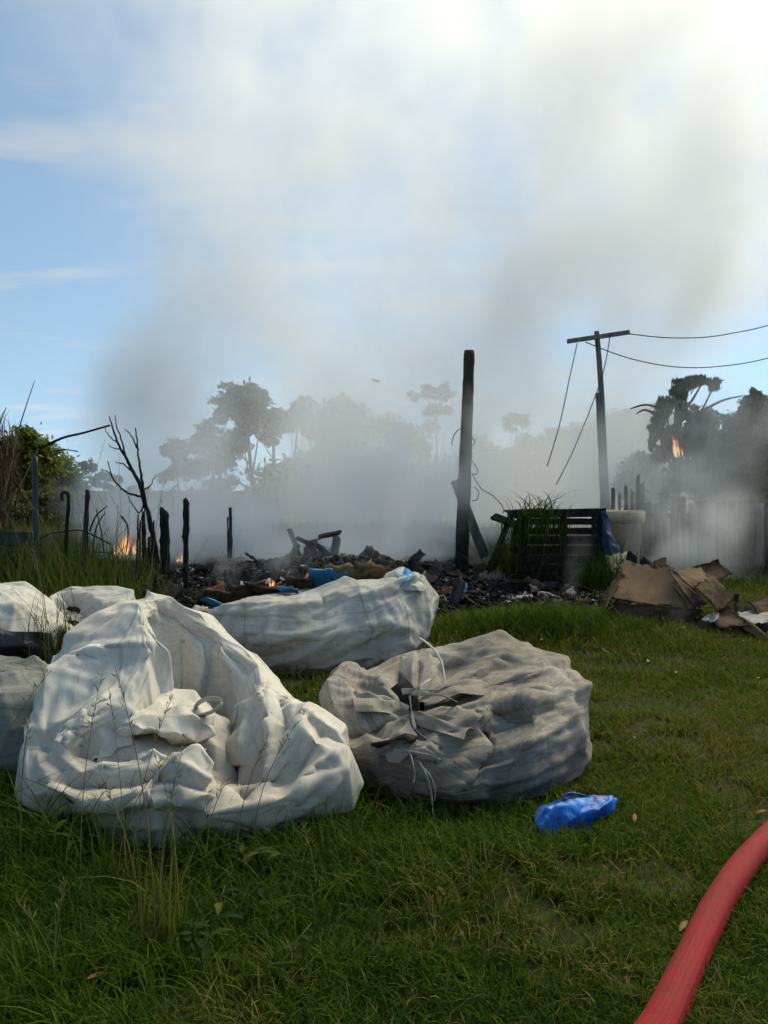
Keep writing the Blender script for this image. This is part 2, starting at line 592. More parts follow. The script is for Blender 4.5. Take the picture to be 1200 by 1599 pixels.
def upsample(v, nu, nv, wrap, f=2):
    g = v.reshape(nv, nu, 3).transpose(1, 0, 2)
    g = catmull(g, nu * f if wrap else (nu - 1) * f + 1, closed=wrap)
    nu2 = g.shape[0]
    g = catmull(g.transpose(1, 0, 2), (nv - 1) * f + 1)
    return g.reshape(-1, 3), nu2, (nv - 1) * f + 1


def linspline(pts, n, closed=False):
    pts = np.asarray(pts, float); k = len(pts)
    t = np.arange(n) * k / n if closed else np.linspace(0, k - 1, n)
    i = np.floor(t).astype(int)
    if not closed: i = np.minimum(i, k - 2)
    f = (t - i).reshape((-1,) + (1,) * (pts.ndim - 1))
    return pts[i % k] * (1 - f) + pts[(i + 1) % k] * f


def bag_grid(cols, nu, nv, lin=0.85, jit=0.022, seed=1, rim_rows=slice(0, 0)):
    """cols: list round the bag of equal-length lists of 3D points from the ground over the rim inwards.
    Panels stay nearly flat between the control points, so the cloth breaks in creases there."""
    c = np.array(cols)                                     # (ncol, k, 3)
    rng = np.random.default_rng(int(seed * 10))
    j = rng.normal(0, jit, c.shape); j[:, 0] = 0; j[:, -1] *= .3
    j[:, rim_rows] *= .4
    c = c + j
    # an extra, kinked column between each pair
    mid = (c + np.roll(c, -1, 0)) / 2
    sm = catmull(c, len(c) * 2, closed=True)[1::2]
    kink = rng.normal(0, jit * 1.1, mid.shape); kink[:, 0] = 0; kink[:, -1] *= .3
    kink[:, rim_rows] *= .4
    mid = mid * .35 + sm * .65 + kink
    c = np.stack([c, mid], 1).reshape(-1, c.shape[1], 3)
    prof = np.stack([catmull(q, nv) * (1 - lin) + linspline(q, nv) * lin for q in c])
    ring = catmull(prof, nu, closed=True) * (1 - lin) + linspline(prof, nu, True) * lin
    return ring.transpose(1, 0, 2).reshape(-1, 3)


def settle_grid(name, v, nu, nv, wrap, mat, parent, seed, pin, sim, cr, floor=True, thick=0.004, up=2, fold=None, label=None, ridges=None):
    """sew a grid, start its folds, let it settle, crease it, freeze it as one mesh"""
    if fold:
        amp, fs, along = fold[:3]
        stretch = fold[3] if len(fold) > 3 else 0.28
        al = np.array(along, float); al /= np.linalg.norm(al)
        wq = v + 0.10 * np.stack([vnoise(v, 2.2, seed + q_, 2) for q_ in (21, 22, 23)], -1)
        pr = (wq @ al)[:, None] * al
        rd = 1 - 2.4 * np.abs(vnoise(wq - pr * (1 - stretch), fs, seed, 2))
        rd += 0.45 * (1 - 2.4 * np.abs(vnoise(wq - pr * (1 - stretch * 1.5), fs * 2.3, seed + 31, 1)))
        rd -= rd.mean()
        w = np.repeat(np.clip(np.arange(nv) / 3.0, 0, 1), nu)
        v = v + normals_grid(v, nu, nv, wrap) * (amp * rd * w)[:, None]
        if floor: v[:, 2] = np.maximum(v[:, 2], gz(v[:, 0], v[:, 1]) + 0.004)
    if sim:
        me = np_mesh('pattern', v, grid_faces(nu, nv, wrap))
        o = link_mesh('pattern', me)
        v = cloth_settle(o, pin, **sim).astype(float)
        bpy.data.objects.remove(o); bpy.data.meshes.remove(me)
    v, nu, nv = upsample(v, nu, nv, wrap, up)
    if ridges: v = add_ridges(v, nu, nv, wrap, ridges)
    v = crumple(v, nu, nv, wrap, seed, **cr)
    if floor: v[:, 2] = np.maximum(v[:, 2], gz(v[:, 0], v[:, 1]) + 0.004)
    me = np_mesh(name, v, grid_faces(nu, nv, wrap))
    grid_uv(me, nu, nv, wrap)
    o = link_mesh(name, me, mat, parent, smooth=True, label=label)
    finish_cloth(o, thick, 0)
    return o, v


def sheet(name, ctrl, nu, nv, mat, parent, seed=1.0, cr=None, floor=False, sim=None, thick=0.004, label=None, pin=None, jit=0.012):
    """a loose sheet of cloth through a small net of control points (rows x columns)"""
    c = np.array(ctrl, float)
    if jit:
        rng = np.random.default_rng(int(seed * 17) + 3)
        c = catmull(c, c.shape[0] * 2 - 1)
        c = catmull(c.transpose(1, 0, 2), c.shape[1] * 2 - 1).transpose(1, 0, 2)
        c = c + rng.normal(0, jit, c.shape)
    lm = lambda q, n_: catmull(q, n_) * .4 + linspline(q, n_) * .6
    g = lm(c, nv)
    g = lm(g.transpose(1, 0, 2), nu).transpose(1, 0, 2)
    v = g.reshape(-1, 3)
    return settle_grid(name, v, nu, nv, False, mat, parent, seed, pin, sim, cr or dict(big=0.015, mid=0.008, fine=0.003), floor, thick, 2, label=label)


def ribbon(name, pts, width, mat, parent=None, side=(0, 0, 1), thick=0.003, n=40, twist=0.0, **k):
    p = catmull(np.array(pts, float), n)
    t = np.gradient(p, axis=0); t /= np.linalg.norm(t, axis=1, keepdims=True)
    s_ = np.array(side, float)
    vs = []
    for i in range(n):
        a = s_ - t[i] * np.dot(s_, t[i]); a /= np.linalg.norm(a) + 1e-9
        b = np.cross(t[i], a)
        an = twist * i / n
        a = a * math.cos(an) + b * math.sin(an)
        b = np.cross(t[i], a)
        w_ = width / 2
        vs += [p[i] - a * w_ - b * thick / 2, p[i] + a * w_ - b * thick / 2, p[i] + a * w_ + b * thick / 2, p[i] - a * w_ + b * thick / 2]
    m = MB(); m.add(np.array(vs), grid_faces(4, n, True))
    return m.build(name, mat, parent, smooth=False, **k)


SIM_A = dict(expand=0.04, frames=5, gravity=0.03, bend=0.3, tension=60, pressure=0.0)
# --- the big open bag in the foreground
def front_bag():
    root = empty('bulk_bag', G(270, 1230), 'large creased white bulk bag with wide open mouth, nearest in the grass', 'bag', 'bulk bags on the grass')
    def c(base, low, bulge, sh, rim, inn, dp):
        S, Rm, I, D = P(*sh), P(*rim), P(*inn), P(*dp)
        return [G(*base, 0.0), P(*low), P(*bulge), S, Rm + (S - Rm) * .22, Rm, Rm + (I - Rm) * .22 + (I - S) * .06, I, D]
    cols = [
        c((250, 1327), (246, 1290, 2.80), (244, 1245, 2.78), (240, 1208, 2.86), (238, 1188, 2.96), (238, 1215, 3.04), (250, 1225, 3.20)),
        c((330, 1325), (325, 1285, 2.80), (318, 1245, 2.80), (310, 1215, 2.88), (300, 1204, 2.98), (298, 1225, 3.06), (275, 1220, 3.22)),
        c((410, 1312), (410, 1275, 2.84), (405, 1248, 2.84), (385, 1238, 2.92), (352, 1234, 3.03), (344, 1245, 3.10), (300, 1215, 3.24)),
        c((480, 1290), (492, 1255, 2.92), (490, 1215, 2.93), (450, 1185, 3.00), (384, 1228, 3.08), (366, 1232, 3.13), (315, 1200, 3.28)),
        c((525, 1258), (536, 1215, 3.10), (530, 1170, 3.12), (455, 1130, 3.12), (402, 1180, 3.15), (374, 1195, 3.18), (325, 1190, 3.30)),
        c((540, 1225), (546, 1185, 3.28), (525, 1140, 3.30), (478, 1098, 3.30), (402, 1120, 3.27), (378, 1150, 3.26), (335, 1180, 3.33)),
        c((515, 1175), (520, 1145, 3.55), (500, 1105, 3.55), (455, 1080, 3.50), (404, 1082, 3.42), (384, 1115, 3.42), (345, 1180, 3.42)),
        c((430, 1120), (425, 1085, 3.90), (420, 1050, 3.85), (408, 1036, 3.75), (390, 1040, 3.60), (372, 1085, 3.58), (335, 1170, 3.52)),
        c((340, 1100), (350, 1050, 4.00), (358, 1010, 3.97), (352, 988, 3.86), (332, 985, 3.72), (322, 1045, 3.72), (310, 1165, 3.60)),
        c((260, 1096), (278, 1030, 4.02), (285, 985, 3.97), (288, 962, 3.88), (284, 962, 3.72), (284, 1022, 3.74), (285, 1160, 3.62)),
        c((200, 1098), (225, 1020, 4.0), (238, 960, 3.93), (245, 938, 3.84), (245, 940, 3.70), (258, 1005, 3.70), (268, 1155, 3.60)),
        c((140, 1110), (150, 1050, 3.88), (160, 985, 3.84), (186, 950, 3.74), (222, 950, 3.58), (250, 990, 3.58), (262, 1150, 3.56)),
        c((95, 1130), (98, 1085, 3.72), (108, 1025, 3.66), (128, 985, 3.56), (225, 990, 3.44), (262, 1020, 3.40), (272, 1120, 3.44)),
        c((60, 1160), (64, 1120, 3.54), (76, 1065, 3.48), (98, 1025, 3.42), (218, 1040, 3.30), (242, 1078, 3.32), (258, 1145, 3.38)),
        c((30, 1215), (32, 1180, 3.30), (42, 1140, 3.26), (72, 1095, 3.24), (188, 1096, 3.14), (212, 1128, 3.20), (240, 1170, 3.30)),
        c((50, 1265), (38, 1230, 3.08), (42, 1190, 3.06), (70, 1155, 3.06), (118, 1132, 3.06), (160, 1170, 3.12), (225, 1185, 3.26)),
        c((100, 1302), (88, 1270, 2.90), (76, 1230, 2.92), (80, 1185, 2.95), (102, 1166, 3.00), (140, 1200, 3.08), (225, 1200, 3.24)),
        c((170, 1320), (162, 1286, 2.82), (156, 1248, 2.82), (155, 1216, 2.87), (165, 1198, 2.97), (185, 1220, 3.05), (235, 1212, 3.22)),
    ]
    nu, nv = 124, 76
    v = bag_grid(cols, nu, nv, jit=.03, rim_rows=slice(4, 7), seed=3)
    ridge_gain = 1.35
    pin = np.full(len(v), 0.16); pin[:nu * 2] = 1.0
    ridges = [([(108, 1032), (150, 1020), (205, 1012), (240, 1006)], .035, 26), ([(165, 1090), (130, 1130), (107, 1155), (88, 1178)], .04, 24),
              ([(150, 1060), (125, 1085), (95, 1110)], -.03, 22), ([(100, 1205), (70, 1140), (85, 1080)], -.02, 20),
              ([(100, 1262), (165, 1256), (233, 1248), (330, 1246), (411, 1238), (448, 1202)], .035, 24), ([(110, 1225), (180, 1222), (260, 1215), (330, 1235)], -.03, 16),
              ([(89, 1180), (135, 1212), (182, 1190), (252, 1172), (299, 1205), (369, 1230)], .025, 14),
              ([(406, 1078), (424, 1127), (424, 1207)], .035, 17), ([(440, 1075), (443, 1130), (432, 1200)], -.035, 14), ([(482, 1104), (455, 1160), (420, 1232)], .035, 18), ([(510, 1135), (475, 1185), (435, 1240)], -.025, 14), ([(535, 1165), (492, 1207), (448, 1268)], .028, 18),
              ([(530, 1215), (490, 1255), (420, 1285)], .018, 14), ([(130, 1285), (230, 1292), (360, 1288)], .016, 14), ([(120, 1000), (150, 975), (185, 950)], -.025, 14), ([(250, 955), (300, 985), (350, 1015), (390, 1050)], -.02, 12), ([(60, 1180), (80, 1230), (110, 1280)], .02, 16)]
    o, v = settle_grid('bag_body', v, nu, nv, True, M_white, root, 2.3, pin,
                       SIM_A,
                       dict(big=0.008, mid=0.003, fine=0.001), fold=None, ridges=[(p_, a_ * ridge_gain, w_) for p_, a_, w_ in ridges])
    # what is stuffed inside: folded cloth with a lifting loop
    A = [[P(170, 1118, 3.28), P(200, 1090, 3.36), P(245, 1078, 3.42), P(300, 1082, 3.44), P(322, 1094, 3.42)],
         [P(172, 1132, 3.16), P(205, 1108, 3.20), P(250, 1104, 3.26), P(305, 1104, 3.30), P(330, 1116, 3.32)],
         [P(180, 1140, 3.10), P(212, 1122, 3.10), P(255, 1122, 3.13), P(308, 1124, 3.17), P(334, 1132, 3.24)],
         [P(184, 1146, 3.08), P(215, 1140, 3.06), P(255, 1143, 3.08), P(300, 1150, 3.12), P(328, 1152, 3.20)],
         [P(188, 1150, 3.15), P(217, 1148, 3.13), P(255, 1152, 3.15), P(296, 1160, 3.19), P(318, 1164, 3.26)]]
    fold_a, _ = sheet('folded_cloth', A, 70, 50, M_white, root, 5.0, dict(big=0.01, mid=0.003, fine=0.001), jit=.014)
    B = [[P(318, 1108, 3.40), P(342, 1112, 3.42), P(368, 1135, 3.42)],
         [P(312, 1150, 3.26), P(342, 1150, 3.26), P(374, 1185, 3.30)],
         [P(306, 1190, 3.16), P(338, 1195, 3.15), P(374, 1218, 3.20)],
         [P(318, 1225, 3.08), P(345, 1232, 3.06), P(372, 1240, 3.10)]]
    sheet('folded_cloth', B, 50, 60, M_white, root, 7.0, dict(big=0.01, mid=0.003, fine=0.001), jit=.013)
    C = [[P(176, 1152, 3.26), P(240, 1154, 3.26), P(325, 1170, 3.30)],
         [P(160, 1160, 3.10), P(240, 1160, 3.07), P(322, 1180, 3.12)],
         [P(160, 1205, 3.00), P(240, 1196, 2.98), P(335, 1228, 3.03)],
         [P(155, 1225, 2.96), P(240, 1218, 2.94), P(340, 1245, 3.0)]]
    sheet('folded_cloth', C, 60, 44, M_white, root, 9.0, dict(big=0.02, mid=0.004, fine=0.001), jit=.022)
    E = [[P(108, 1152, 3.07), P(150, 1116, 3.15), P(195, 1096, 3.20)],
         [P(118, 1176, 3.06), P(158, 1144, 3.10), P(200, 1126, 3.14)],
         [P(136, 1200, 3.02), P(168, 1174, 3.05), P(204, 1158, 3.08)]]
    sheet('folded_cloth', E, 40, 36, M_white, root, 13.0, dict(big=0.015, mid=0.004, fine=0.001), jit=.016)
    D = [[P(210, 1090, 3.72), P(290, 1100, 3.74), P(380, 1120, 3.62)],
         [P(200, 1130, 3.6), P(290, 1140, 3.62), P(390, 1160, 3.5)],
         [P(180, 1180, 3.4), P(280, 1195, 3.4), P(380, 1215, 3.35)],
         [P(150, 1240, 3.12), P(270, 1255, 3.12), P(370, 1262, 3.12)]]
    sheet('lining', D, 40, 40, M_liner, root, 11.0, dict(big=0.01, mid=0.003, fine=0.001), jit=.02)
    ribbon('lifting_loop', [P(306, 1116, 3.30), P(308, 1102, 3.29), P(322, 1092, 3.27), P(342, 1092, 3.25), P(346, 1100, 3.23), P(330, 1112, 3.21), P(310, 1118, 3.22)], 0.045, M_strap, fold_a, side=(0.1, -0.9, 0.6), n=36)
    return root


FRONT_BAG = front_bag()


def lumpy(name, cols, nu, nv, mat, parent, seed, fold, sim=None, soft=0.12, cr=None, ridges=None, jit=0.022):
    v = bag_grid(cols, nu, nv, seed=seed, jit=jit)
    pin = np.full(len(v), soft); pin[:nu * 2] = 1.0; pin[-nu:] = 0.5
    d = dict(expand=0.04, frames=5, gravity=0.04, bend=0.3, tension=60, pressure=0.0, quality=5)
    d.update(sim or {})
    return settle_grid(name, v, nu, nv, True, mat, parent, seed, pin, d, cr or dict(big=0.008, mid=0.003, fine=0.001), fold=(fold[0] * .5,) + tuple(fold[1:]), ridges=ridges)


def cc(base, *rest): return [G(*base, 0.0)] + [P(*r) for r in rest]


# --- the grimy tied bag beside it
def tied_bag():
    root = empty('bulk_bag', G(720, 1190), 'grimy tan woven bulk bag tied with white straps, beside the blue plastic bag', 'bag', 'bulk bags on the grass')
    e = (652, 1118, 3.53)
    cols = [
        cc((720, 1257), (722, 1235, 3.14), (725, 1200, 3.12), (728, 1150, 3.22), (700, 1122, 3.40), e),
        cc((780, 1255), (788, 1230, 3.15), (795, 1190, 3.13), (790, 1128, 3.26), (730, 1110, 3.44), e),
        cc((840, 1247), (850, 1220, 3.20), (858, 1172, 3.20), (845, 1098, 3.34), (755, 1096, 3.50), e),
        cc((893, 1222), (906, 1192, 3.36), (914, 1145, 3.42), (893, 1070, 3.56), (775, 1080, 3.64), e),
        cc((890, 1170), (905, 1140, 3.70), (905, 1080, 3.85), (882, 1030, 3.95), (780, 1055, 3.85), (665, 1105, 3.6)),
        cc((800, 1130), (835, 1090, 4.25), (840, 1040, 4.30), (828, 1010, 4.25), (740, 1040, 4.00), (662, 1100, 3.64)),
        cc((700, 1125), (735, 1090, 4.30), (740, 1040, 4.35), (735, 1008, 4.25), (690, 1045, 3.95), (655, 1098, 3.64)),
        cc((600, 1135), (620, 1100, 4.15), (630, 1050, 4.20), (640, 1022, 4.10), (645, 1062, 3.80), (648, 1100, 3.62)),
        cc((545, 1150), (545, 1110, 3.95), (540, 1070, 4.00), (572, 1042, 3.90), (610, 1072, 3.70), (640, 1105, 3.58)),
        cc((530, 1180), (515, 1140, 3.70), (510, 1090, 3.70), (524, 1050, 3.70), (588, 1082, 3.60), (636, 1112, 3.55)),
        cc((560, 1215), (542, 1185, 3.42), (528, 1135, 3.42), (545, 1088, 3.50), (600, 1102, 3.50), (638, 1118, 3.52)),
        cc((620, 1245), (608, 1220, 3.20), (600, 1180, 3.22), (600, 1138, 3.32), (622, 1122, 3.42), (644, 1122, 3.51)),
    ]
    o, v = lumpy('bag_body', cols, 116, 60, M_tan, root, 6.1, (0.024, 4.6, (1, -0.15, 0.42), 0.16), ridges=[
        ([(648, 1192), (690, 1158), (760, 1118), (830, 1090), (893, 1066)], .05, 26), ([(660, 1215), (760, 1185), (850, 1150), (905, 1110)], .022, 14), ([(690, 1165), (780, 1140), (870, 1105)], -.02, 12), ([(640, 1235), (760, 1222), (850, 1200), (908, 1165)], .022, 14), ([(680, 1212), (790, 1180), (895, 1135)], -.018, 12),
        ([(700, 1248), (800, 1236), (890, 1200)], .016, 12), ([(522, 1050), (555, 1100), (585, 1180), (600, 1225)], .03, 20), ([(545, 1120), (600, 1120), (630, 1130)], .02, 10), ([(540, 1150), (590, 1150), (625, 1145)], -.02, 10), ([(700, 1072), (760, 1045), (810, 1015)], .025, 14), ([(690, 1050), (740, 1030), (770, 1010)], -.02, 12),
        ([(720, 1095), (800, 1070), (870, 1040)], .02, 12), ([(860, 1035), (890, 1060), (905, 1100)], -.02, 12), ([(580, 1045), (600, 1075), (620, 1100)], .022, 14)], jit=.034)
    # puckered tails of the drawn-up neck
    rng = np.random.default_rng(3)
    for k, (a, b, c_, w) in enumerate([((640, 1125, 3.50), (690, 1138, 3.36), (745, 1150, 3.26), 0.10), ((655, 1105, 3.56), (700, 1085, 3.62), (760, 1075, 3.70), 0.12),
                                       ((636, 1118, 3.50), (600, 1110, 3.46), (556, 1098, 3.50), 0.13), ((640, 1128, 3.46), (615, 1160, 3.30), (590, 1190, 3.22), 0.12),
                                       ((650, 1100, 3.60), (655, 1060, 3.80), (660, 1030, 4.0), 0.10)]):
        A, B, C = P(*a), P(*b), P(*c_)
        up = np.array([0, 0, 1.0]); t = C - A; t /= np.linalg.norm(t); s_ = np.cross(t, up)
        rows = []
        for q, (pt, ww, lift) in enumerate(((A, w * .35, .02), (B, w * .8, .035), (C, w, .012))):
            rows.append([pt - s_ * ww + up * lift * .4, pt - s_ * ww * .4 + up * (lift + .02), pt + up * lift, pt + s_ * ww * .4 + up * (lift + .02), pt + s_ * ww + up * lift * .4])
        sheet('neck_fold', rows, 26, 26, M_tan, root, 3.0 + k, dict(big=0.01, mid=0.005, fine=0.002), thick=0.003, jit=0.010)
    mch = mat_two('scorched_cloth', (0.01, 0.01, 0.011), (0.05, 0.045, 0.04), 20, 0.9, 0.1, 0.6, 0.01)  # burnt cloth; its strips are widened to paint in the dark neck hollow too
    ribbon('scorched_edge', [P(622, 1068, 3.60), P(634, 1080, 3.53), P(641, 1100, 3.49), P(640, 1122, 3.46), P(632, 1136, 3.42)], 0.085, mch, root, side=(0.8, 0.2, 0.5), thick=0.01, n=22, twist=0.6, label='black scorched rag, widened to darken the hollow neck of the bag')
    ribbon('scorched_edge', [P(583, 1168, 3.22), P(605, 1160, 3.22), P(630, 1150, 3.24), P(648, 1156, 3.22)], 0.07, mch, root, side=(0.1, -0.6, 0.8), thick=0.012, n=22, twist=1.2, label='charred hole edge below the neck of the bag')
    for pts, w in (([P(640, 1083, 3.50), P(662, 1078, 3.44), P(688, 1076, 3.44), P(694, 1060, 3.50), P(688, 1030, 3.7), P(672, 1008, 4.0), P(655, 996, 4.5)], 0.012),
                   ([P(628, 1080, 3.50), P(642, 1078, 3.46), P(658, 1070, 3.47), P(672, 1060, 3.52)], 0.028),
                   ([P(643, 1082, 3.47), P(668, 1084, 3.40), P(690, 1086, 3.42), P(714, 1096, 3.44)], 0.024),
                   ([P(640, 1086, 3.47), P(643, 1110, 3.42), P(646, 1135, 3.36), P(668, 1156, 3.27), P(690, 1168, 3.2)], 0.020),
                   ([P(630, 1172, 3.20), P(652, 1176, 3.15), P(672, 1180, 3.12), P(688, 1186, 3.11)], 0.014),
                   ([P(640, 1175, 3.18), P(646, 1195, 3.10), P(648, 1210, 3.09), P(646, 1222, 3.09)], 0.012),
                   ([P(655, 1190, 3.12), P(668, 1215, 3.06), P(674, 1240, 3.05), P(676, 1262, 3.06), P(680, 1285, 3.02)], 0.013),
                   ([P(658, 1196, 3.11), P(672, 1212, 3.06), P(680, 1232, 3.05), P(679, 1250, 3.06)], 0.010)):
        ribbon('strap', pts, w, M_strap, root, side=(0.3, -0.4, 0.9), n=30, twist=1.0, thick=0.002)
    return root


TIED_BAG = tied_bag()


# --- long white sack in front of the burning heap
def heap_sack():
    root = empty('bulk_bag', G(500, 1020), 'long white woven sack slumped in front of the smouldering heap', 'bag', 'bulk bags on the grass')
    cols = [
        cc((500, 1057), (500, 1038, 5.10), (500, 990, 5.12), (500, 938, 5.30), (500, 924, 5.50), (500, 930, 5.75)),
        cc((570, 1052), (575, 1030, 5.12), (575, 975, 5.14), (565, 920, 5.30), (555, 908, 5.50), (535, 925, 5.75)),
        cc((625, 1035), (632, 1015, 5.24), (640, 960, 5.26), (615, 905, 5.38), (600, 898, 5.55), (560, 920, 5.76)),
        cc((652, 1008), (662, 985, 5.52), (666, 945, 5.56), (655, 905, 5.62), (630, 898, 5.72), (570, 920, 5.80)),
        cc((640, 985), (650, 960, 6.0), (652, 930, 6.05), (640, 892, 6.0), (612, 896, 5.95), (560, 920, 5.9)),
        cc((520, 970), (520, 950, 6.3), (520, 930, 6.3), (525, 918, 6.2), (520, 920, 6.0), (510, 930, 5.9)),
        cc((400, 975), (390, 955, 6.2), (390, 940, 6.2), (395, 932, 6.1), (420, 935, 5.9), (450, 935, 5.85)),
        cc((345, 1000), (333, 985, 5.75), (320, 964, 5.75), (338, 945, 5.75), (380, 938, 5.72), (440, 935, 5.8)),
        cc((380, 1035), (366, 1010, 5.32), (358, 972, 5.34), (372, 940, 5.45), (410, 932, 5.6), (450, 935, 5.75)),
        cc((430, 1054), (424, 1035, 5.14), (424, 985, 5.16), (430, 938, 5.34), (440, 930, 5.52), (470, 932, 5.75)),
    ]
    lumpy('bag_body', cols, 100, 46, M_white2, root, 8.4, (0.03, 3.4, (1, 0, 0.45), 0.25), ridges=[
        ([(350, 1000), (430, 1000), (500, 985), (560, 960)], .03, 16), ([(380, 1030), (450, 1020), (500, 1000)], -.03, 14), ([(400, 1045), (470, 1025), (540, 985), (600, 975), (650, 985)], .035, 18), ([(520, 1035), (580, 1005), (640, 990)], -.03, 14), ([(560, 1045), (610, 1030), (650, 1005)], .02, 12),
        ([(340, 960), (400, 955), (470, 945), (540, 925)], .025, 14), ([(560, 940), (610, 930), (650, 915)], -.025, 12), ([(560, 920), (575, 960), (565, 1000)], .02, 14)])
    # turned-over cuff with a blue stripe at the right end
    mb = NT('cuff_blue_print'); mb.bsdf((0.015, 0.20, 0.50), 0.6, 0.3)
    A = [[P(598, 905, 5.75), P(612, 890, 5.85), P(632, 886, 5.9)], [P(604, 915, 5.55), P(622, 898, 5.6), P(646, 896, 5.7)],
         [P(622, 918, 5.42), P(640, 908, 5.45), P(662, 908, 5.55)], [P(640, 926, 5.38), P(654, 920, 5.40), P(668, 922, 5.5)]]
    cuff, _ = sheet('cuff', A, 26, 30, M_white2, root, 4.0, dict(big=0.01, mid=0.008, fine=0.003))
    B = [[P(622, 890, 5.80), P(628, 888, 5.82), P(634, 887, 5.85)], [P(624, 902, 5.50), P(636, 897, 5.55), P(648, 896, 5.62)], [P(628, 911, 5.36), P(640, 905, 5.40), P(652, 906, 5.48)]]
    sheet('printed_stripe', B, 16, 18, mb.m, cuff, 4.0, dict(big=0.006, mid=0.006, fine=0.002), label='bright blue printed band on the cuff')
    return root


HEAP_SACK = heap_sack()


def left_sacks():
    mdark = mat_two('black_plastic_film', (0.006, 0.007, 0.010), (0.02, 0.022, 0.03), 8, 0.35, 0.5, 0.5, 0.02)
    r = empty('bulk_bag', G(0, 1020), 'white sack with black plastic lower half at the left edge', 'bag', 'bulk bags on the grass')
    cols = [
        cc((20, 1040), (20, 1020, 5.4), (20, 990, 5.38), (15, 945, 5.5), (0, 915, 5.8), (-20, 912, 6.0)),
        cc((75, 1030), (84, 1005, 5.55), (88, 975, 5.55), (70, 935, 5.7), (35, 912, 5.9), (-10, 912, 6.05)),
        cc((80, 1000), (90, 980, 5.9), (92, 955, 5.95), (70, 925, 6.1), (35, 908, 6.15), (-10, 912, 6.1)),
        cc((0, 975), (0, 955, 6.6), (0, 930, 6.6), (0, 912, 6.5), (-5, 908, 6.3), (-15, 912, 6.15)),
        cc((-120, 980), (-130, 960, 6.5), (-130, 935, 6.5), (-110, 918, 6.4), (-60, 912, 6.25), (-25, 912, 6.12)),
        cc((-160, 1010), (-165, 990, 5.9), (-160, 955, 5.9), (-120, 922, 5.95), (-70, 914, 6.0), (-25, 912, 6.05)),
        cc((-80, 1040), (-80, 1020, 5.45), (-80, 985, 5.42), (-70, 945, 5.55), (-45, 918, 5.85), (-22, 912, 6.02)),
    ]
    lumpy('bag_body', cols, 84, 40, M_white, r, 1.2, (0.035, 3.6, (1, 0, -0.3)))
    A = [[P(-90, 978, 5.30), P(-20, 972, 5.30), P(40, 985, 5.32), P(86, 992, 5.42)], [P(-90, 1005, 5.28), P(-20, 1005, 5.26), P(40, 1010, 5.28), P(88, 1010, 5.42)], [P(-90, 1046, 5.32), P(-20, 1046, 5.30), P(40, 1042, 5.33), P(84, 1034, 5.42)]]
    sheet('plastic_skirt', A, 40, 22, mdark, r, 3.0, dict(big=0.03, mid=0.014, fine=0.004), label='black plastic film wrapped round the foot of the sack')

    r2 = empty('bulk_bag', G(140, 1005), 'small cream sack lying open with paper inside, behind the large bag', 'bag', 'bulk bags on the grass')
    cols = [
        cc((130, 1020), (128, 1008, 5.66), (125, 995, 5.64), (120, 985, 5.70), (112, 978, 5.84), (112, 970, 6.0)),
        cc((175, 1015), (178, 1000, 5.75), (178, 985, 5.75), (160, 968, 5.80), (140, 965, 5.9), (125, 962, 6.02)),
        cc((205, 1000), (212, 985, 5.95), (212, 960, 5.98), (190, 932, 6.0), (150, 942, 6.0), (128, 955, 6.05)),
        cc((200, 985), (205, 965, 6.3), (200, 940, 6.3), (172, 918, 6.25), (138, 930, 6.12), (122, 948, 6.1)),
        cc((130, 980), (130, 960, 6.4), (128, 930, 6.4), (118, 914, 6.3), (112, 928, 6.15), (112, 948, 6.12)),
        cc((75, 985), (70, 965, 6.2), (70, 945, 6.2), (82, 926, 6.15), (95, 938, 6.1), (104, 952, 6.08)),
        cc((75, 1010), (70, 990, 5.85), (70, 968, 5.85), (80, 952, 5.9), (92, 958, 5.96), (104, 960, 6.04)),
    ]
    lumpy('bag_body', cols, 72, 40, M_white, r2, 3.7, (0.03, 4.5, (1, 0, 0.6)))
    mpap = mat_two('old_newsprint', (0.16, 0.15, 0.13), (0.40, 0.38, 0.33), 30, 0.9, 0.1, 0.3, 0.01, contrast=(0.4, 0.6))
    rng = np.random.default_rng(8)
    for k in range(6):
        x, y, d = 98 + 7 * k, 960 + 3.0 * k, 5.98 - 0.03 * k
        A = [[P(x - 16, y - 12, d + .1), P(x, y - 8, d + .12), P(x + 20, y - 4, d + .1)], [P(x - 14, y, d), P(x + 2, y + 3, d), P(x + 22, y + 6, d)]]
        sheet('paper_sheet', A, 10, 6, mpap, r2, k + 1.0, dict(big=0.01, mid=0.01, fine=0.0), thick=0.002)

    r3 = empty('bulk_bag', G(20, 1190), 'grey green woven sack at the left edge beside the large white bag', 'bag', 'bulk bags on the grass')
    cols = [
        cc((0, 1225), (0, 1200, 3.38), (0, 1150, 3.38), (0, 1085, 3.50), (-5, 1045, 3.8), (-20, 1038, 4.0)),
        cc((70, 1215), (80, 1185, 3.45), (92, 1130, 3.5), (80, 1070, 3.62), (50, 1042, 3.9), (-10, 1038, 4.05)),
        cc((95, 1180), (108, 1150, 3.75), (110, 1100, 3.82), (92, 1055, 3.95), (55, 1036, 4.1), (-10, 1038, 4.1)),
        cc((70, 1130), (75, 1100, 4.25), (70, 1065, 4.3), (60, 1038, 4.3), (30, 1032, 4.25), (-15, 1038, 4.15)),
        cc((-40, 1120), (-40, 1090, 4.4), (-40, 1055, 4.4), (-35, 1036, 4.35), (-28, 1034, 4.25), (-22, 1038, 4.15)),
        cc((-160, 1150), (-170, 1120, 4.0), (-165, 1080, 4.0), (-120, 1050, 4.0), (-70, 1042, 4.05), (-30, 1038, 4.08)),
        cc((-120, 1210), (-130, 1180, 3.5), (-125, 1130, 3.5), (-95, 1075, 3.65), (-55, 1046, 3.85), (-26, 1038, 4.02)),
    ]
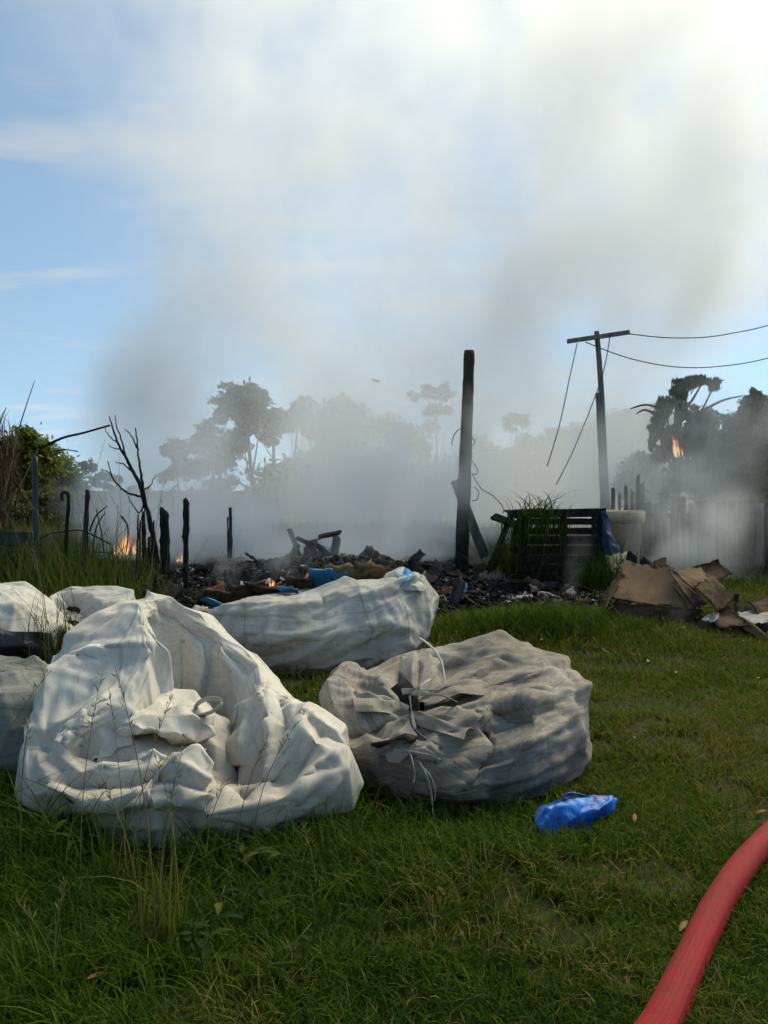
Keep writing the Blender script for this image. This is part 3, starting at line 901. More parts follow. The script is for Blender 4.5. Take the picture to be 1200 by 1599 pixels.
    lumpy('bag_body', cols, 84, 44, M_grey, r3, 5.3, (0.035, 3.6, (1, 0.3, 0.2)))


left_sacks()


# --- small blue carrier bag
def blue_bag():
    r = empty('plastic_bag', G(898, 1290), 'small bright blue plastic carrier bag lying on the mown grass', 'plastic bag')
    t = NT('blue_film_plastic'); c = t.coord('Object')
    n = t.noise(c, 14, 5, 0.6, 0.6)
    cl = t.ramp(n, [(0.35, (0.000, 0.055, 0.30)), (0.55, (0.000, 0.15, 0.58)), (0.70, (0.05, 0.36, 0.80))])
    t.bsdf(cl, 0.42, 0.35, t.bump(t.noise(c, 22, 4, 0.6, 1.0), 0.5, 0.02))
    e = (902, 1250, 3.0)
    cols = [
        cc((880, 1312), (882, 1302, 2.84), (884, 1284, 2.84), (890, 1264, 2.89), (896, 1254, 2.95), e),
        cc((925, 1300), (932, 1288, 2.88), (934, 1272, 2.89), (928, 1258, 2.93), (916, 1252, 2.97), e),
        cc((944, 1280), (956, 1268, 2.96), (962, 1258, 2.98), (950, 1252, 3.00), (926, 1250, 3.0), e),
        cc((930, 1266), (945, 1256, 3.06), (950, 1250, 3.06), (935, 1248, 3.06), (918, 1248, 3.04), e),
        cc((880, 1270), (890, 1258, 3.12), (895, 1250, 3.12), (898, 1246, 3.08), (900, 1248, 3.04), e),
        cc((848, 1286), (844, 1274, 3.04), (850, 1266, 3.04), (868, 1256, 3.04), (886, 1251, 3.02), e),
        cc((840, 1302), (833, 1294, 2.92), (836, 1280, 2.92), (852, 1266, 2.95), (878, 1255, 2.98), e),
        cc((852, 1312), (845, 1306, 2.84), (848, 1290, 2.84), (862, 1272, 2.89), (884, 1257, 2.95), e),
    ]
    lumpy('bag_body', cols, 64, 28, t.m, r, 2.2, (0.008, 10, (1, 0, 0.3)), jit=0.010, soft=0.5, sim=dict(bend=0.6, frames=4, expand=0.0), cr=dict(big=0.012, mid=0.004, fine=0.002, scale=2.5))
    ribbon('handle', [P(885, 1258, 3.06), P(880, 1246, 3.08), P(892, 1240, 3.10), P(915, 1244, 3.10), P(930, 1252, 3.06)], 0.03, t.m, r, side=(0, -0.4, 1), n=24, twist=0.8)


blue_bag()
# ------------------------------------------------------------------ grass
def blade_arrays(rng, base, h, w, lean, az=None, segs=3, curve=1.0):
    """curved tapering blades, one per base point; returns verts, quads, tris"""
    n = len(base)
    az = rng.uniform(0, 2 * math.pi, n) if az is None else az
    d = np.stack([np.cos(az), np.sin(az), np.zeros(n)], -1)
    fa = az + rng.normal(0, 0.6, n) + math.pi / 2
    s_ = np.stack([np.cos(fa), np.sin(fa), np.zeros(n)], -1)
    vs = []
    for k in range(segs + 1):
        f = k / segs
        out = lean * h * f ** (1 + curve)
        zz = h * (f - 0.35 * lean * f ** 2.2)
        c = base + d * out[:, None]; c[:, 2] += zz
        ww = w * (1 - f) ** 0.7
        if k < segs: vs += [c - s_ * ww[:, None], c + s_ * ww[:, None]]
        else: vs.append(c)
    v = np.stack(vs, 1)
    m = v.shape[1]
    o = (np.arange(n) * m)[:, None]
    q = [np.concatenate([o + 2 * k, o + 2 * k + 1, o + 2 * k + 3, o + 2 * k + 2], 1) for k in range(segs - 1)]
    t = np.concatenate([o + 2 * (segs - 1), o + 2 * (segs - 1) + 1, o + 2 * segs], 1)
    return v.reshape(-1, 3), np.concatenate(q), t, m


def grass_mat(name, stops, trans=0.3, rough=0.55):
    t = NT(name)
    c = t.ramp(t.attr('tint'), stops)
    t.leafy(c, t.mix(1.0, c, (1.05, 1.15, 0.45), 'MULTIPLY'), trans, 0.75, 0.06)
    return t.m


M_lawn = grass_mat('lawn_blades', [(0.0, (0.030, 0.060, 0.008)), (0.35, (0.064, 0.112, 0.014)), (0.65, (0.112, 0.152, 0.022)), (0.85, (0.18, 0.15, 0.045)), (1.0, (0.28, 0.22, 0.10))])
M_rank = grass_mat('rank_grass_blades', [(0.0, (0.024, 0.046, 0.008)), (0.5, (0.052, 0.092, 0.013)), (0.8, (0.10, 0.125, 0.022)), (1.0, (0.22, 0.175, 0.06))])
M_dry = grass_mat('dry_straw', [(0.0, (0.14, 0.115, 0.05)), (0.5, (0.24, 0.195, 0.09)), (1.0, (0.34, 0.28, 0.15))], 0.15)


def grass_obj(name, parts, tints, mat, **k):
    v = np.concatenate([p[0] for p in parts]); off = 0; Q = []; T = []; tn = []
    for p, t_ in zip(parts, tints):
        Q.append(p[1] + off); T.append(p[2] + off); off += len(p[0]); tn.append(np.repeat(t_, p[3]))
    me = np_mesh(name, v, [np.concatenate(Q), np.concatenate(T)])
    point_attr(me, 'tint', np.concatenate(tn))
    return link_mesh(name, me, mat, k.pop('parent', None), smooth=True, **k)


def fastnoise(x, y, s, seed):
    """smooth value noise on a plane"""
    X, Y = x * s + seed * 13.1, y * s - seed * 7.7
    i, j = np.floor(X).astype(int), np.floor(Y).astype(int)
    fx, fy = X - i, Y - j; fx = fx * fx * (3 - 2 * fx); fy = fy * fy * (3 - 2 * fy)
    def h(a, b):
        n_ = (a * 374761393 + b * 668265263 + int(seed * 1000) * 1442695) & 0x7FFFFFFF
        n_ = ((n_ ^ (n_ >> 13)) * 1274126177) & 0x7FFFFFFF
        return (n_ % 10007) / 10007.0
    return (h(i, j) * (1 - fx) + h(i + 1, j) * fx) * (1 - fy) + (h(i, j + 1) * (1 - fx) + h(i + 1, j + 1) * fx) * fy


def lawn():
    rng = np.random.default_rng(11)
    n = 390000
    y = 1.0 + (np.exp(rng.random(n) * math.log(9.6 / 1.0)) - 1.0) * 1.0
    x = rng.uniform(-1, 1, n) * (0.56 * y + 1.25)
    # bare where the fire has been, thin on scuffed patches
    n1 = fastnoise(x, y, 1.1, 1); n2 = fastnoise(x, y, 3.3, 2); n3 = fastnoise(x, y, 9.0, 3)
    burnt = (y > 7.9 + n2 * 0.7 + 1.4 * sstep(-1.2, -3.2, x)) & (x < 3.3)
    thin = (n2 * 0.6 + n3 * 0.4 > 0.66) & (rng.random(n) < 0.8)
    worn = np.exp(-(((x - .35) / .5) ** 2 + ((y - 6.9) / .5) ** 2)) + np.exp(-(((x + 1.6) / .5) ** 2 + ((y - 7.3) / .4) ** 2)); thin = thin | (rng.random(n) < worn * .8) | ((fastnoise(x, y, 1.9, 9) > .78) & (rng.random(n) < .7))
    keep = ~burnt & ~thin
    x, y, n1, n2, n3 = x[keep], y[keep], n1[keep], n2[keep], n3[keep]; n = len(x)
    tall = np.clip(sstep(0.5, -0.6, x) * sstep(3.6, 2.6, y) * sstep(1.2, 2.1, y) * (0.3 + n1), 0, 1)
    tall = np.maximum(tall, 0.55 * np.exp(-(((x - 0.25) / 0.5) ** 2 + ((y - 2.7) / 0.25) ** 2)))
    tall = np.maximum(tall, 0.9 * np.exp(-(((x + 0.25) / 0.35) ** 2 + ((y - 3.1) / 0.3) ** 2)))
    tall = np.maximum(tall, 0.9 * np.exp(-(((x - 1.35) / 1.0) ** 2 + ((y - 6.5) / 0.7) ** 2)))
    tall = np.maximum(tall, 0.4 * np.exp(-(((x + 2.1) / 0.8) ** 2 + ((y - 8.0) / 0.8) ** 2)))
    h = rng.uniform(0.02, 0.055, n) * (0.6 + 0.9 * n2) * (1 + 0.10 * y) + tall * rng.uniform(0.02, 0.17, n)
    w = rng.uniform(0.0014, 0.003, n) * (0.6 + 0.30 * y) * (1 + 0.5 * tall)
    lean = rng.uniform(0.25, 1.1, n)
    base = np.stack([x, y, gz(x, y) - 0.004], -1)
    az = rng.uniform(0, 2 * math.pi, n)
    az = np.where(rng.random(n) < 0.4, fastnoise(x, y, 1.7, 7) * 9 + rng.normal(0, .5, n), az)
    tint = np.clip(0.30 + 0.45 * (n1 - 0.5) + 0.35 * (n3 - 0.5) + rng.normal(0, 0.13, n), 0.0, 0.80)
    tint = np.clip(tint + 0.30 * sstep(0.0, 1.3, x) * sstep(2.2, 3.4, y) * (1 - tall) + .10 * sstep(.1, 1.2, x), 0, 0.82)
    dry = rng.random(n) < (0.05 + 0.22 * (n2 > 0.62) + 0.25 * (fastnoise(x, y, 0.8, 5) > 0.7))
    tint = np.where(dry, rng.uniform(0.8, 1.0, n), tint)
    tint = np.where(tall > 0.4, np.minimum(tint, 0.62), tint)
    p = blade_arrays(rng, base, h, w, lean)
    grass_obj('lawn_grass', [p], [tint], M_lawn, label='short green lawn grass round the bags', cat='grass', kind='stuff')


lawn()


def far_grass():
    rng = np.random.default_rng(12)
    n = 26000
    y = rng.uniform(9, 24, n); x = rng.uniform(-1, 1, n) * (0.6 * y + 1)
    right = (x > 3.5) & (y < 14); left = (x < -2.2) & (x > -12) & (rng.random(n) < 0.8) & (y < 14) & (y > 9.2)
    far = (y > 18.5) & (rng.random(n) < 0.6)
    k = right | far | (left & (x < -4.2))
    x, y = x[k], y[k]; n = len(x)
    h = rng.uniform(0.06, 0.2, n) * np.where(y > 16, 1.7, 1.0)
    p = blade_arrays(rng, np.stack([x, y, gz(x, y) - .01], -1), h, rng.uniform(0.006, 0.014, n), rng.uniform(0.2, 0.9, n), segs=2)
    grass_obj('rough_grass', [p], [np.clip(rng.normal(0.45, 0.2, n), 0, 1)], M_rank, label='rough grass beyond and beside the burnt ground', cat='grass', kind='stuff')


far_grass()


def tuft(name, label, px, py, n, hmin, hmax, spread, mat, lean=(0.2, 0.9), group='tall grass clumps', seed=1, w=(0.002, 0.004), tint=(0.2, 0.8), base=None, depth=None, segs=5, cat='grass clump', seeds=0):
    rng = np.random.default_rng(seed)
    b = G(px, py) if base is None else np.array(base)
    bx = b[0] + rng.normal(0, spread, n); by = b[1] + rng.normal(0, spread * .7, n)
    bz = (gz(bx, by) if base is None else np.full(n, b[2])) - 0.01
    h = rng.uniform(hmin, hmax, n)
    parts = [blade_arrays(rng, np.stack([bx, by, bz], -1), h, rng.uniform(*w, n), rng.uniform(*lean, n), segs=segs, curve=1.2)]
    tints = [rng.uniform(*tint, n)]
    root = empty(name, (b[0], b[1], b[2]), label, cat, group)
    grass_obj('blades', parts, tints, mat, parent=root, kind='stuff')
    if seeds:
        m = MB()
        for k in range(seeds):
            q = b + np.array([rng.normal(0, spread), rng.normal(0, spread * .7), -0.01]); H = rng.uniform(hmax * 1.1, hmax * 1.9); a = rng.uniform(0, 6.28); L = rng.uniform(0.05, 0.45)
            f = np.linspace(0, 1, 9)
            pts = q + np.stack([math.cos(a) * L * H * f ** 2.2, math.sin(a) * L * H * f ** 2.2, H * (f - 0.12 * L * f ** 2)], -1)
            m.tube(pts, np.linspace(0.0022, 0.0009, 9), 4, cap=False)
            for z in range(14):      # seed head
                f2 = 0.74 + 0.26 * z / 14
                c = q + np.array([math.cos(a) * L * H * f2 ** 2.2, math.sin(a) * L * H * f2 ** 2.2, H * (f2 - 0.12 * L * f2 ** 2)])
                dd = rng.normal(0, 1, 3); dd[2] = abs(dd[2]) + .8; dd /= np.linalg.norm(dd); dd *= 0.028
                sv = np.cross(dd, rng.normal(0, 1, 3)); sv = sv / (np.linalg.norm(sv) + 1e-6) * 0.0025
                m.add([c, c + dd * .5 + sv, c + dd, c + dd * .5 - sv], [[0, 1, 2, 3]])
        o = m.build('seed_stalk', M_dry, root, smooth=True, kind='stuff')
        point_attr(o.data, 'tint', np.full(len(o.data.vertices), 0.35))
    return root


tuft('grass_clump', 'straw coloured tall grass clump in front of the large open bag', 255, 1470, 46, 0.18, 0.46, 0.035, M_rank, (0.15, 0.7), seed=2, tint=(0.55, 1.0), seeds=4)
tuft('grass_clump', 'dark green grass clump at the left corner of the large open bag', 60, 1345, 160, 0.12, 0.42, 0.11, M_rank, (0.3, 1.1), seed=3, tint=(0.0, 0.65), w=(0.003, 0.006), seeds=3)
tuft('grass_clump', 'tall seeding grass rising in front of the open bag beside its left fold', 178, 1375, 26, 0.15, 0.40, 0.05, M_rank, (0.1, 0.5), seed=4, tint=(0.3, 0.9), seeds=4)
tuft('grass_clump', 'grass clump with yellow stalks under the front lip of the open bag', 345, 1350, 110, 0.10, 0.28, 0.10, M_rank, (0.3, 1.0), seed=5, tint=(0.1, 0.75), seeds=4)
tuft('grass_clump', 'lush green grass clump at the right foot of the open bag', 505, 1330, 220, 0.08, 0.24, 0.12, M_rank, (0.3, 1.1), seed=6, tint=(0.1, 0.7), w=(0.0025, 0.005))
tuft('grass_clump', 'bright grass clump on the lawn below the tied tan bag', 655, 1400, 130, 0.07, 0.20, 0.10, M_rank, (0.4, 1.2), seed=7, tint=(0.3, 0.9))
tuft('grass_clump', 'grass clump with pale tips at the bottom left corner of the lawn', 40, 1560, 110, 0.10, 0.27, 0.10, M_rank, (0.3, 1.0), seed=8, tint=(0.2, 0.9), seeds=2)
tuft('grass_clump', 'low dark grass clump between the straw clump and the tan bag', 440, 1440, 190, 0.08, 0.22, 0.13, M_rank, (0.4, 1.2), seed=9, tint=(0.0, 0.7), seeds=1)
tuft('grass_clump', 'tall grass clump between the cream sack and the grey green sack', 85, 1035, 90, 0.25, 0.7, 0.12, M_rank, (0.1, 0.6), seed=10, tint=(0.2, 0.8), w=(0.003, 0.006), seeds=4)
tuft('grass_clump', 'tall wispy grass behind the cream sack, left of the burnt posts', 130, 950, 240, 0.3, 0.95, 0.45, M_rank, (0.1, 0.6), seed=13, tint=(0.3, 1.0), w=(0.004, 0.008), seeds=16)
tuft('grass_clump', 'tall wispy grass at the left edge by the green rail', 15, 945, 260, 0.3, 0.9, 0.5, M_rank, (0.1, 0.6), seed=14, tint=(0.1, 0.9), w=(0.004, 0.008), seeds=10)
tuft('grass_clump', 'thick green grass behind the tied tan bag, nearest the flames', 790, 1000, 420, 0.12, 0.36, 0.30, M_rank, (0.3, 1.0), seed=15, tint=(0.1, 0.7), w=(0.004, 0.008))
tuft('grass_clump', 'thick green grass clump left of the cardboard pile', 885, 1005, 380, 0.12, 0.34, 0.28, M_rank, (0.3, 1.0), seed=16, tint=(0.1, 0.7), w=(0.004, 0.008))


# --- broadleaf weeds
M_weed = grass_mat('weed_leaf', [(0.0, (0.018, 0.036, 0.008)), (0.6, (0.036, 0.065, 0.012)), (1.0, (0.09, 0.095, 0.025))], 0.25, 0.5)
M_stem = mat_two('weed_stem', (0.06, 0.07, 0.025), (0.10, 0.08, 0.035), 20, 0.7)


def weed(px, py, h, nl, ll, label, seed):
    rng = np.random.default_rng(seed); b = G(px, py); b[2] = gz(b[0], b[1])
    root = empty('weed_plant', b, label, 'weed', 'broadleaf weeds in the lawn')
    lean = rng.normal(0, 0.12, 2)
    f = np.linspace(0, 1, 8)
    st = b + np.stack([lean[0] * f ** 1.5, lean[1] * f ** 1.5, h * f], -1)
    stem = MB().tube(st, np.linspace(0.0035, 0.0015, 8), 5).build('stem', M_stem, root, smooth=True)
    for k in range(nl):
        t = 0.2 + 0.8 * k / nl; c = catmull(st, 101)[int(t * 100)]
        a = k * 2.4 + rng.normal(0, .3); L = ll * rng.uniform(.7, 1.15) * (1.1 - 0.4 * t); W = L * 0.13
        d = np.array([math.cos(a), math.sin(a), rng.uniform(0.1, 0.7)]); d /= np.linalg.norm(d)
        s_ = np.cross(d, [0, 0, 1]); s_ /= np.linalg.norm(s_); up = np.cross(s_, d)
        rows = []
        for i_, (ff, ww) in enumerate(((0, .12), (.2, .7), (.45, 1), (.7, .75), (.88, .35), (1, .03))):
            cen = c + d * L * ff + np.array([0, 0, -0.45 * L * ff ** 2])
            rows += [cen - s_ * W * ww + up * W * .3 * ww, cen, cen + s_ * W * ww + up * W * .3 * ww]
        o = MB().add(np.array(rows), grid_faces(3, 6)).build('leaf', M_weed, stem, smooth=True)
        point_attr(o.data, 'tint', np.full(18, np.clip(rng.normal(.45, .25), 0, 1)))


weed(318, 1520, 0.20, 9, 0.11, 'broadleaf weed with long leaves in the lower left lawn', 1)
weed(300, 1490, 0.14, 7, 0.10, 'low broadleaf weed beside the straw coloured grass clump', 2)
weed(365, 1345, 0.18, 8, 0.10, 'leafy weed standing against the front lip of the open bag', 3)
weed(445, 1450, 0.12, 7, 0.09, 'small leafy weed right of the straw coloured clump', 4)
weed(130, 1330, 0.16, 9, 0.11, 'dark leafy weed at the left foot of the open bag', 5)
weed(400, 1560, 0.07, 6, 0.07, 'flat rosette weed near the bottom of the lawn', 6)


# --- the red fire hose
def hose():
    t = NT('red_hose_jacket')
    uvn = t.noise(t.coord('UV', (26, 1.2, 1)), 3, 3, 0.6)
    grime = t.noise(t.coord('Object'), 7, 6, 0.7)
    c = t.ramp(uvn, [(0.35, (0.20, 0.006, 0.009)), (0.65, (0.30, 0.011, 0.015))])
    c = t.mix(t.ramp(grime, [(0.48, 0.0), (0.75, 0.7)]), c, (0.085, 0.022, 0.020))
    c = t.mix(t.ramp(t.noise(t.coord('UV', (60, 30, 1)), 5, 3, 0.6), [(0.68, 0.0), (0.75, 0.35)]), c, (0.30, 0.14, 0.11))
    t.bsdf(c, 0.7, 0.2, t.bump(t.math('ADD', uvn, t.math('MULTIPLY', t.noise(t.coord('UV', (120, 400, 1)), 2, 2, .5), .5)), 0.4, 0.008))
    r = 0.043
    ctrl = [(-1.9, -1.6, r), (-1.0, -0.5, r), (-.15, .55, r), (.28, 1.15, r), G(985, 1680, r), G(1032, 1599, r), G(1075, 1500, r), G(1118, 1410, r), G(1165, 1340, r), G(1215, 1285, r), G(1290, 1215, r), G(1400, 1140, r), G(1560, 1075, r), G(1800, 1030, r)]
    pts = catmull(np.array(ctrl), 240)
    pts[:, 2] = gz(pts[:, 0], pts[:, 1]) + r * 0.66
    sides = 40
    tt = np.gradient(pts, axis=0); tt /= np.linalg.norm(tt, axis=1, keepdims=True)
    x = np.cross(tt, [0, 0, 1.0]); x /= np.linalg.norm(x, axis=1, keepdims=True); yv = np.cross(x, tt)
    a = np.arange(sides) * 2 * math.pi / sides
    rng = np.random.default_rng(2)
    wob = 1 + .05 * np.interp(np.arange(len(pts)), np.arange(0, len(pts), 9), rng.normal(0, 1, len(np.arange(0, len(pts), 9))))
    rib = 1 + 0.012 * np.cos(a * 20) + 0.010 * np.cos(a * 7 + 1)
    ca, sa = np.cos(a) * rib * r * 1.06, np.sin(a) * rib * r * 0.9
    v = pts[:, None, :] + ca[None, :, None] * x[:, None, :] * wob[:, None, None] + sa[None, :, None] * yv[:, None, :] / wob[:, None, None]
    v = v.reshape(-1, 3)
    me = np_mesh('fire_hose', v, grid_faces(sides, len(pts), True))
    grid_uv(me, sides, len(pts), True)
    link_mesh('fire_hose', me, t.m, smooth=True, label='fat red fire hose snaking across the lawn at lower right', cat='hose')


hose()


# --- litter in the grass
def litter():
    ribbon('loose_string', [G(890, 983, .02), G(915, 992, .05), G(935, 1008, .06), G(950, 1020, .05), G(966, 1030, .02)], 0.018, M_strap, side=(0, -0.4, 1), n=24, label='loose white plastic string in the grass left of the cardboard', cat='string')
    ml = mat_two('dead_leaf', (0.16, 0.07, 0.025), (0.30, 0.17, 0.06), 30, 0.8)
    for k, (px, py, a, l) in enumerate([(150, 1525, .3, 'curled orange brown dead leaf on the lower left lawn'), (992, 1277, 1.2, 'pale dead leaf right of the blue plastic bag'), (1190, 1268, .2, 'pale dead leaf at the right edge above the hose'),
                                        (1068, 1446, .8, 'tiny pale leaf beside the hose'), (690, 1392, 2., 'reddish dead leaf on the lawn below the blue bag')]):
        c = G(px, py, .045); d = np.array([math.cos(a), math.sin(a), .15]); s_ = np.array([-math.sin(a), math.cos(a), 0.1]); L = .028
        rows = []
        for ff, ww in ((-1, .05), (-.4, .8), (.3, .8), (1, .05)):
            rows += [c + d * L * ff - s_ * L * .35 * ww + np.array([0, 0, .006 * ww]), c + d * L * ff, c + d * L * ff + s_ * L * .35 * ww + np.array([0, 0, .006 * ww])]
        MB().add(np.array(rows), grid_faces(3, 4)).build('dead_leaf', ml, smooth=True, label=l, cat='leaf', group='dead leaves on the lawn')


litter()
# ------------------------------------------------------------------ burnt site: posts, frames, rubble
M_char = mat_two('charred_wood', (0.006, 0.006, 0.007), (0.028, 0.026, 0.025), 14, 0.85, 0.25, 0.9, 0.02, (1, 1, 0.25))
M_ashen = mat_two('ashen_wood', (0.02, 0.02, 0.022), (0.10, 0.10, 0.105), 10, 0.9, 0.15, 0.8, 0.02, (1, 1, 0.3))
M_wood = mat_two('weathered_brown_wood', (0.035, 0.024, 0.016), (0.10, 0.072, 0.05), 16, 0.85, 0.15, 0.7, 0.015, (1, 1, 0.12))
M_greywood = mat_two('weathered_grey_wood', (0.09, 0.083, 0.074), (0.24, 0.22, 0.195), 16, 0.85, 0.15, 0.6, 0.015, (1, 1, 0.12))
M_pale = mat_two('split_pale_wood', (0.16, 0.13, 0.09), (0.34, 0.28, 0.20), 14, 0.85, 0.15, 0.6, 0.015, (1, 1, 0.15))
M_wire = NT('dull_wire'); M_wire.bsdf((0.02, 0.02, 0.022), 0.6, 0.4); M_wire = M_wire.m


def half_burnt(name, z0, z1, sound):
    """timber: charred below z0, sound above z1"""
    t = NT(name); c = t.coord('Object'); v = t.coord('Object', (1, 1, 0.15))
    n = t.noise(v, 16, 6, 0.65)
    w = t.ramp(n, [(0.3, tuple(x * 0.45 for x in sound)), (0.7, sound)])
    k = t.ramp(t.noise(c, 14, 6, 0.7), [(0.35, (0.006, 0.006, 0.007)), (0.7, (0.035, 0.033, 0.032))])
    sx = t.n('SeparateXYZ'); t.l(c, sx.inputs[0])
    mr = t.n('MapRange'); mr.inputs[1].default_value = z0; mr.inputs[2].default_value = z1
    t.l(t.math('ADD', sx.outputs[2], t.math('MULTIPLY', t.math('SUBTRACT', t.noise(c, 5, 5, 0.7), 0.5), 0.9)), mr.inputs[0])
    t.bsdf(t.mix(mr.outputs[0], k, w), 0.85, 0.2, t.bump(n, 0.8, 0.02))
    return t.m


def post(name, label, top, bot, d, w0, w1, mat, seed, sides=9, group='charred posts left standing', rough=0.18, parent=None, cat='post', jag=0.5, d2=None):
    """a standing timber between two photo points, d metres off; widths in pixels"""
    rng = np.random.default_rng(seed)
    A = P(*bot, d); B = P(*top, d2 or d); n = 14
    f = np.linspace(0, 1, n)[:, None]
    pts = A + (B - A) * f
    L = np.linalg.norm(B - A)
    pts[1:-1, :2] += rng.normal(0, 0.002 * min(L, 2), (n - 2, 2))
    px = d / FPX
    r = np.linspace(w1, w0, n) * px / 2
    r = r * (1 + rng.uniform(-rough, rough * .4, n))
    m = MB().tube(pts, r, sides, True, rough * .8, rng)
    # splintered head
    tip = m.v[0][-sides:]
    m.v[0][-sides:] += np.outer(rng.uniform(-jag, jag, sides) * w0 * px, (B - A) / L)
    if parent is not None: return m.build(name, mat, parent)
    return m.build(name, mat, label=label, cat=cat, group=group)


# tall pole with its leaning plank
def tall_pole():
    b = G(722, 902)
    root = empty('charred_pole', b, 'tall dark pole standing alone in the smoke with a plank leaning on it', 'pole')
    rng = np.random.default_rng(1)
    D = b[1]
    pts = np.array([P(721, 906, D), P(722, 860, D), P(724, 800, D), P(727, 720, D), P(730, 640, D), P(732, 590, D), P(733, 547, D)])
    pts = catmull(pts, 26)
    r = np.linspace(23, 16, 26) / 2 * D / FPX * (1 + rng.uniform(-.05, .05, 26)); r[-1] *= .9
    m = MB().tube(pts, r, 14, True, 0.05, rng)
    m.build('pole_shaft', half_burnt('half_burnt_pole', 0.9, 2.3, (0.075, 0.052, 0.038)), root, smooth=False)
    MB().board(P(711, 750, D + .14), P(758, 870, D - .25), 15 * D / FPX, 0.04, (1, 0, .3), rng, 0.12).build('leaning_plank', M_ashen, root)
    shaft = [c for c in root.children if c.name.startswith('pole_shaft')][0]
    for k, ps in enumerate([[(722, 668), (712, 675), (706, 690), (707, 695)], [(737, 682), (742, 690), (738, 697)], [(738, 720), (747, 735), (742, 741), (738, 740), (752, 763), (770, 774), (785, 790), (786, 802)], [(741, 760), (748, 768), (745, 780), (738, 782)]]):
        MB().tube(catmull(np.array([P(x, y, D - .06) for x, y in ps]), 24), 0.006, 5).build('dangling_wire', M_wire, shaft)
    return root


tall_pole()

# standing burnt posts on the left
post('charred_post', 'straight charred post nearest the lawn, tallest clear black post on the left', (291, 781), (290, 930), 8.45, 11, 8, M_char, 3)
post('post_spike', None, (284, 838), (291, 838), 8.45, 3, 4, M_char, 4, parent=bpy.data.objects['charred_post'])
post('charred_post', 'rough charred post with a notched pale side, behind the cream sack', (137, 765), (131, 905), 9.0, 7, 11, half_burnt('half_burnt_post', 0.9, 2.2, (0.10, 0.085, 0.06)), 5)
post('charred_post', 'broad charred plank post right of the burnt sapling', (256, 797), (258, 900), 10.0, 14, 17, M_char, 6, 7)
post('charred_post', 'thin charred post half sunk beside the straight black post', (244, 876), (243, 924), 8.9, 5, 6, M_char, 7)
post('charred_post', 'slim pointed post behind the wire mesh', (360, 793), (361, 885), 10.2, 5, 7, M_ashen, 8)
post('charred_post', 'thin stick leaning beside the slim pointed post', (356, 808), (357, 890), 10.3, 3, 4, M_ashen, 9)
post('charred_post', 'short charred stump near the rusty scrap on the left', (186, 892), (182, 925), 8.7, 6, 7, M_char, 10)
for k, (x0, y0, x1, y1, w) in enumerate([(224, 800, 226, 905, 9), (216, 805, 213, 900, 4), (219, 812, 218, 900, 4), (233, 842, 234, 896, 7), (240, 815, 240, 890, 5), (238, 838, 237, 895, 6), (230, 858, 231, 900, 5)]):
    post('charred_stake', ('thick charred stake left of the burnt sapling', 'leftmost thin charred stake by the flames', 'second thin charred stake by the flames', 'charred stake just right of the sapling foot', 'tall thin charred stake beside the broad plank post', 'middling charred stake behind the sapling foot', 'shortest charred stake at the sapling foot')[k], (x0, y0), (x1, y1), 10.0 + .1 * k, w * .7, w, M_char, 20 + k, 6, group='charred stakes round the burnt sapling', cat='stake', jag=1.2)

post('green_post', 'dark blue green fence post at the left edge', (55, 713), (56, 905), 8.6, 8, 11, mat_two('blue_green_paint', (0.008, 0.022, 0.026), (0.02, 0.05, 0.055), 5, 0.5, 0.4, 0.4, 0.01, (1, 1, .2)), 31, 10, group=None, rough=0.04, jag=0.05)
rng = np.random.default_rng(77)
MB().board(P(-60, 838, 8.5), P(52, 842, 8.5), 24 * 8.5 / FPX, 0.03, (0, 0, 1), rng, 0.06).build('green_rail', mat_two('green_rail_paint', (0.012, 0.030, 0.022), (0.03, 0.055, 0.04), 8, 0.6, 0.3, 0.4, 0.01), label='dark green rail board fixed to the left edge post', cat='rail')
MB().tube(catmull(np.array([P(x, y, 8.9) for x, y in ((97, 782), (97, 772), (101, 769), (106, 772), (107, 790), (104, 830), (103, 900))]), 30), 0.022, 8).build('iron_hook', M_char, smooth=True, label='bent iron rod ending in a hook by the left edge post', cat='rod')
MB().tube(catmull(np.array([P(x, y, 9.2) for x, y in ((62, 842), (80, 833), (95, 831), (125, 828), (150, 838), (172, 850))]), 30), 0.010, 6).build('bent_wire', M_wire, smooth=True, label='bent wire sagging between the left edge post and the stakes', cat='wire')
MB().tube(catmull(np.array([P(x, y, 9.6) for x, y in ((110, 860), (150, 862), (175, 864))]), 10), 0.008, 5).build('bent_wire', M_wire, smooth=True, label='straight low wire behind the notched post', cat='wire')

# wooden crate-like base of the left fence, half hidden
r = empty('slat_panel', P(20, 900, 9.0), 'dark slatted panel at the left edge under the green rail', 'panel')
for k in range(6):
    MB().board(P(-40 + k * 19, 852, 9.0), P(-40 + k * 19 + rng.uniform(-3, 3), 925, 9.0), 12 * 9 / FPX, 0.03, (1, 0, 0), rng, .15).build('slat', M_wood, r)
for y in (866, 893):
    MB().board(P(-50, y, 8.96), P(68, y + 3, 8.96), 7 * 9 / FPX, 0.03, (0, 0, 1), rng, .15).build('slat', M_wood, r)


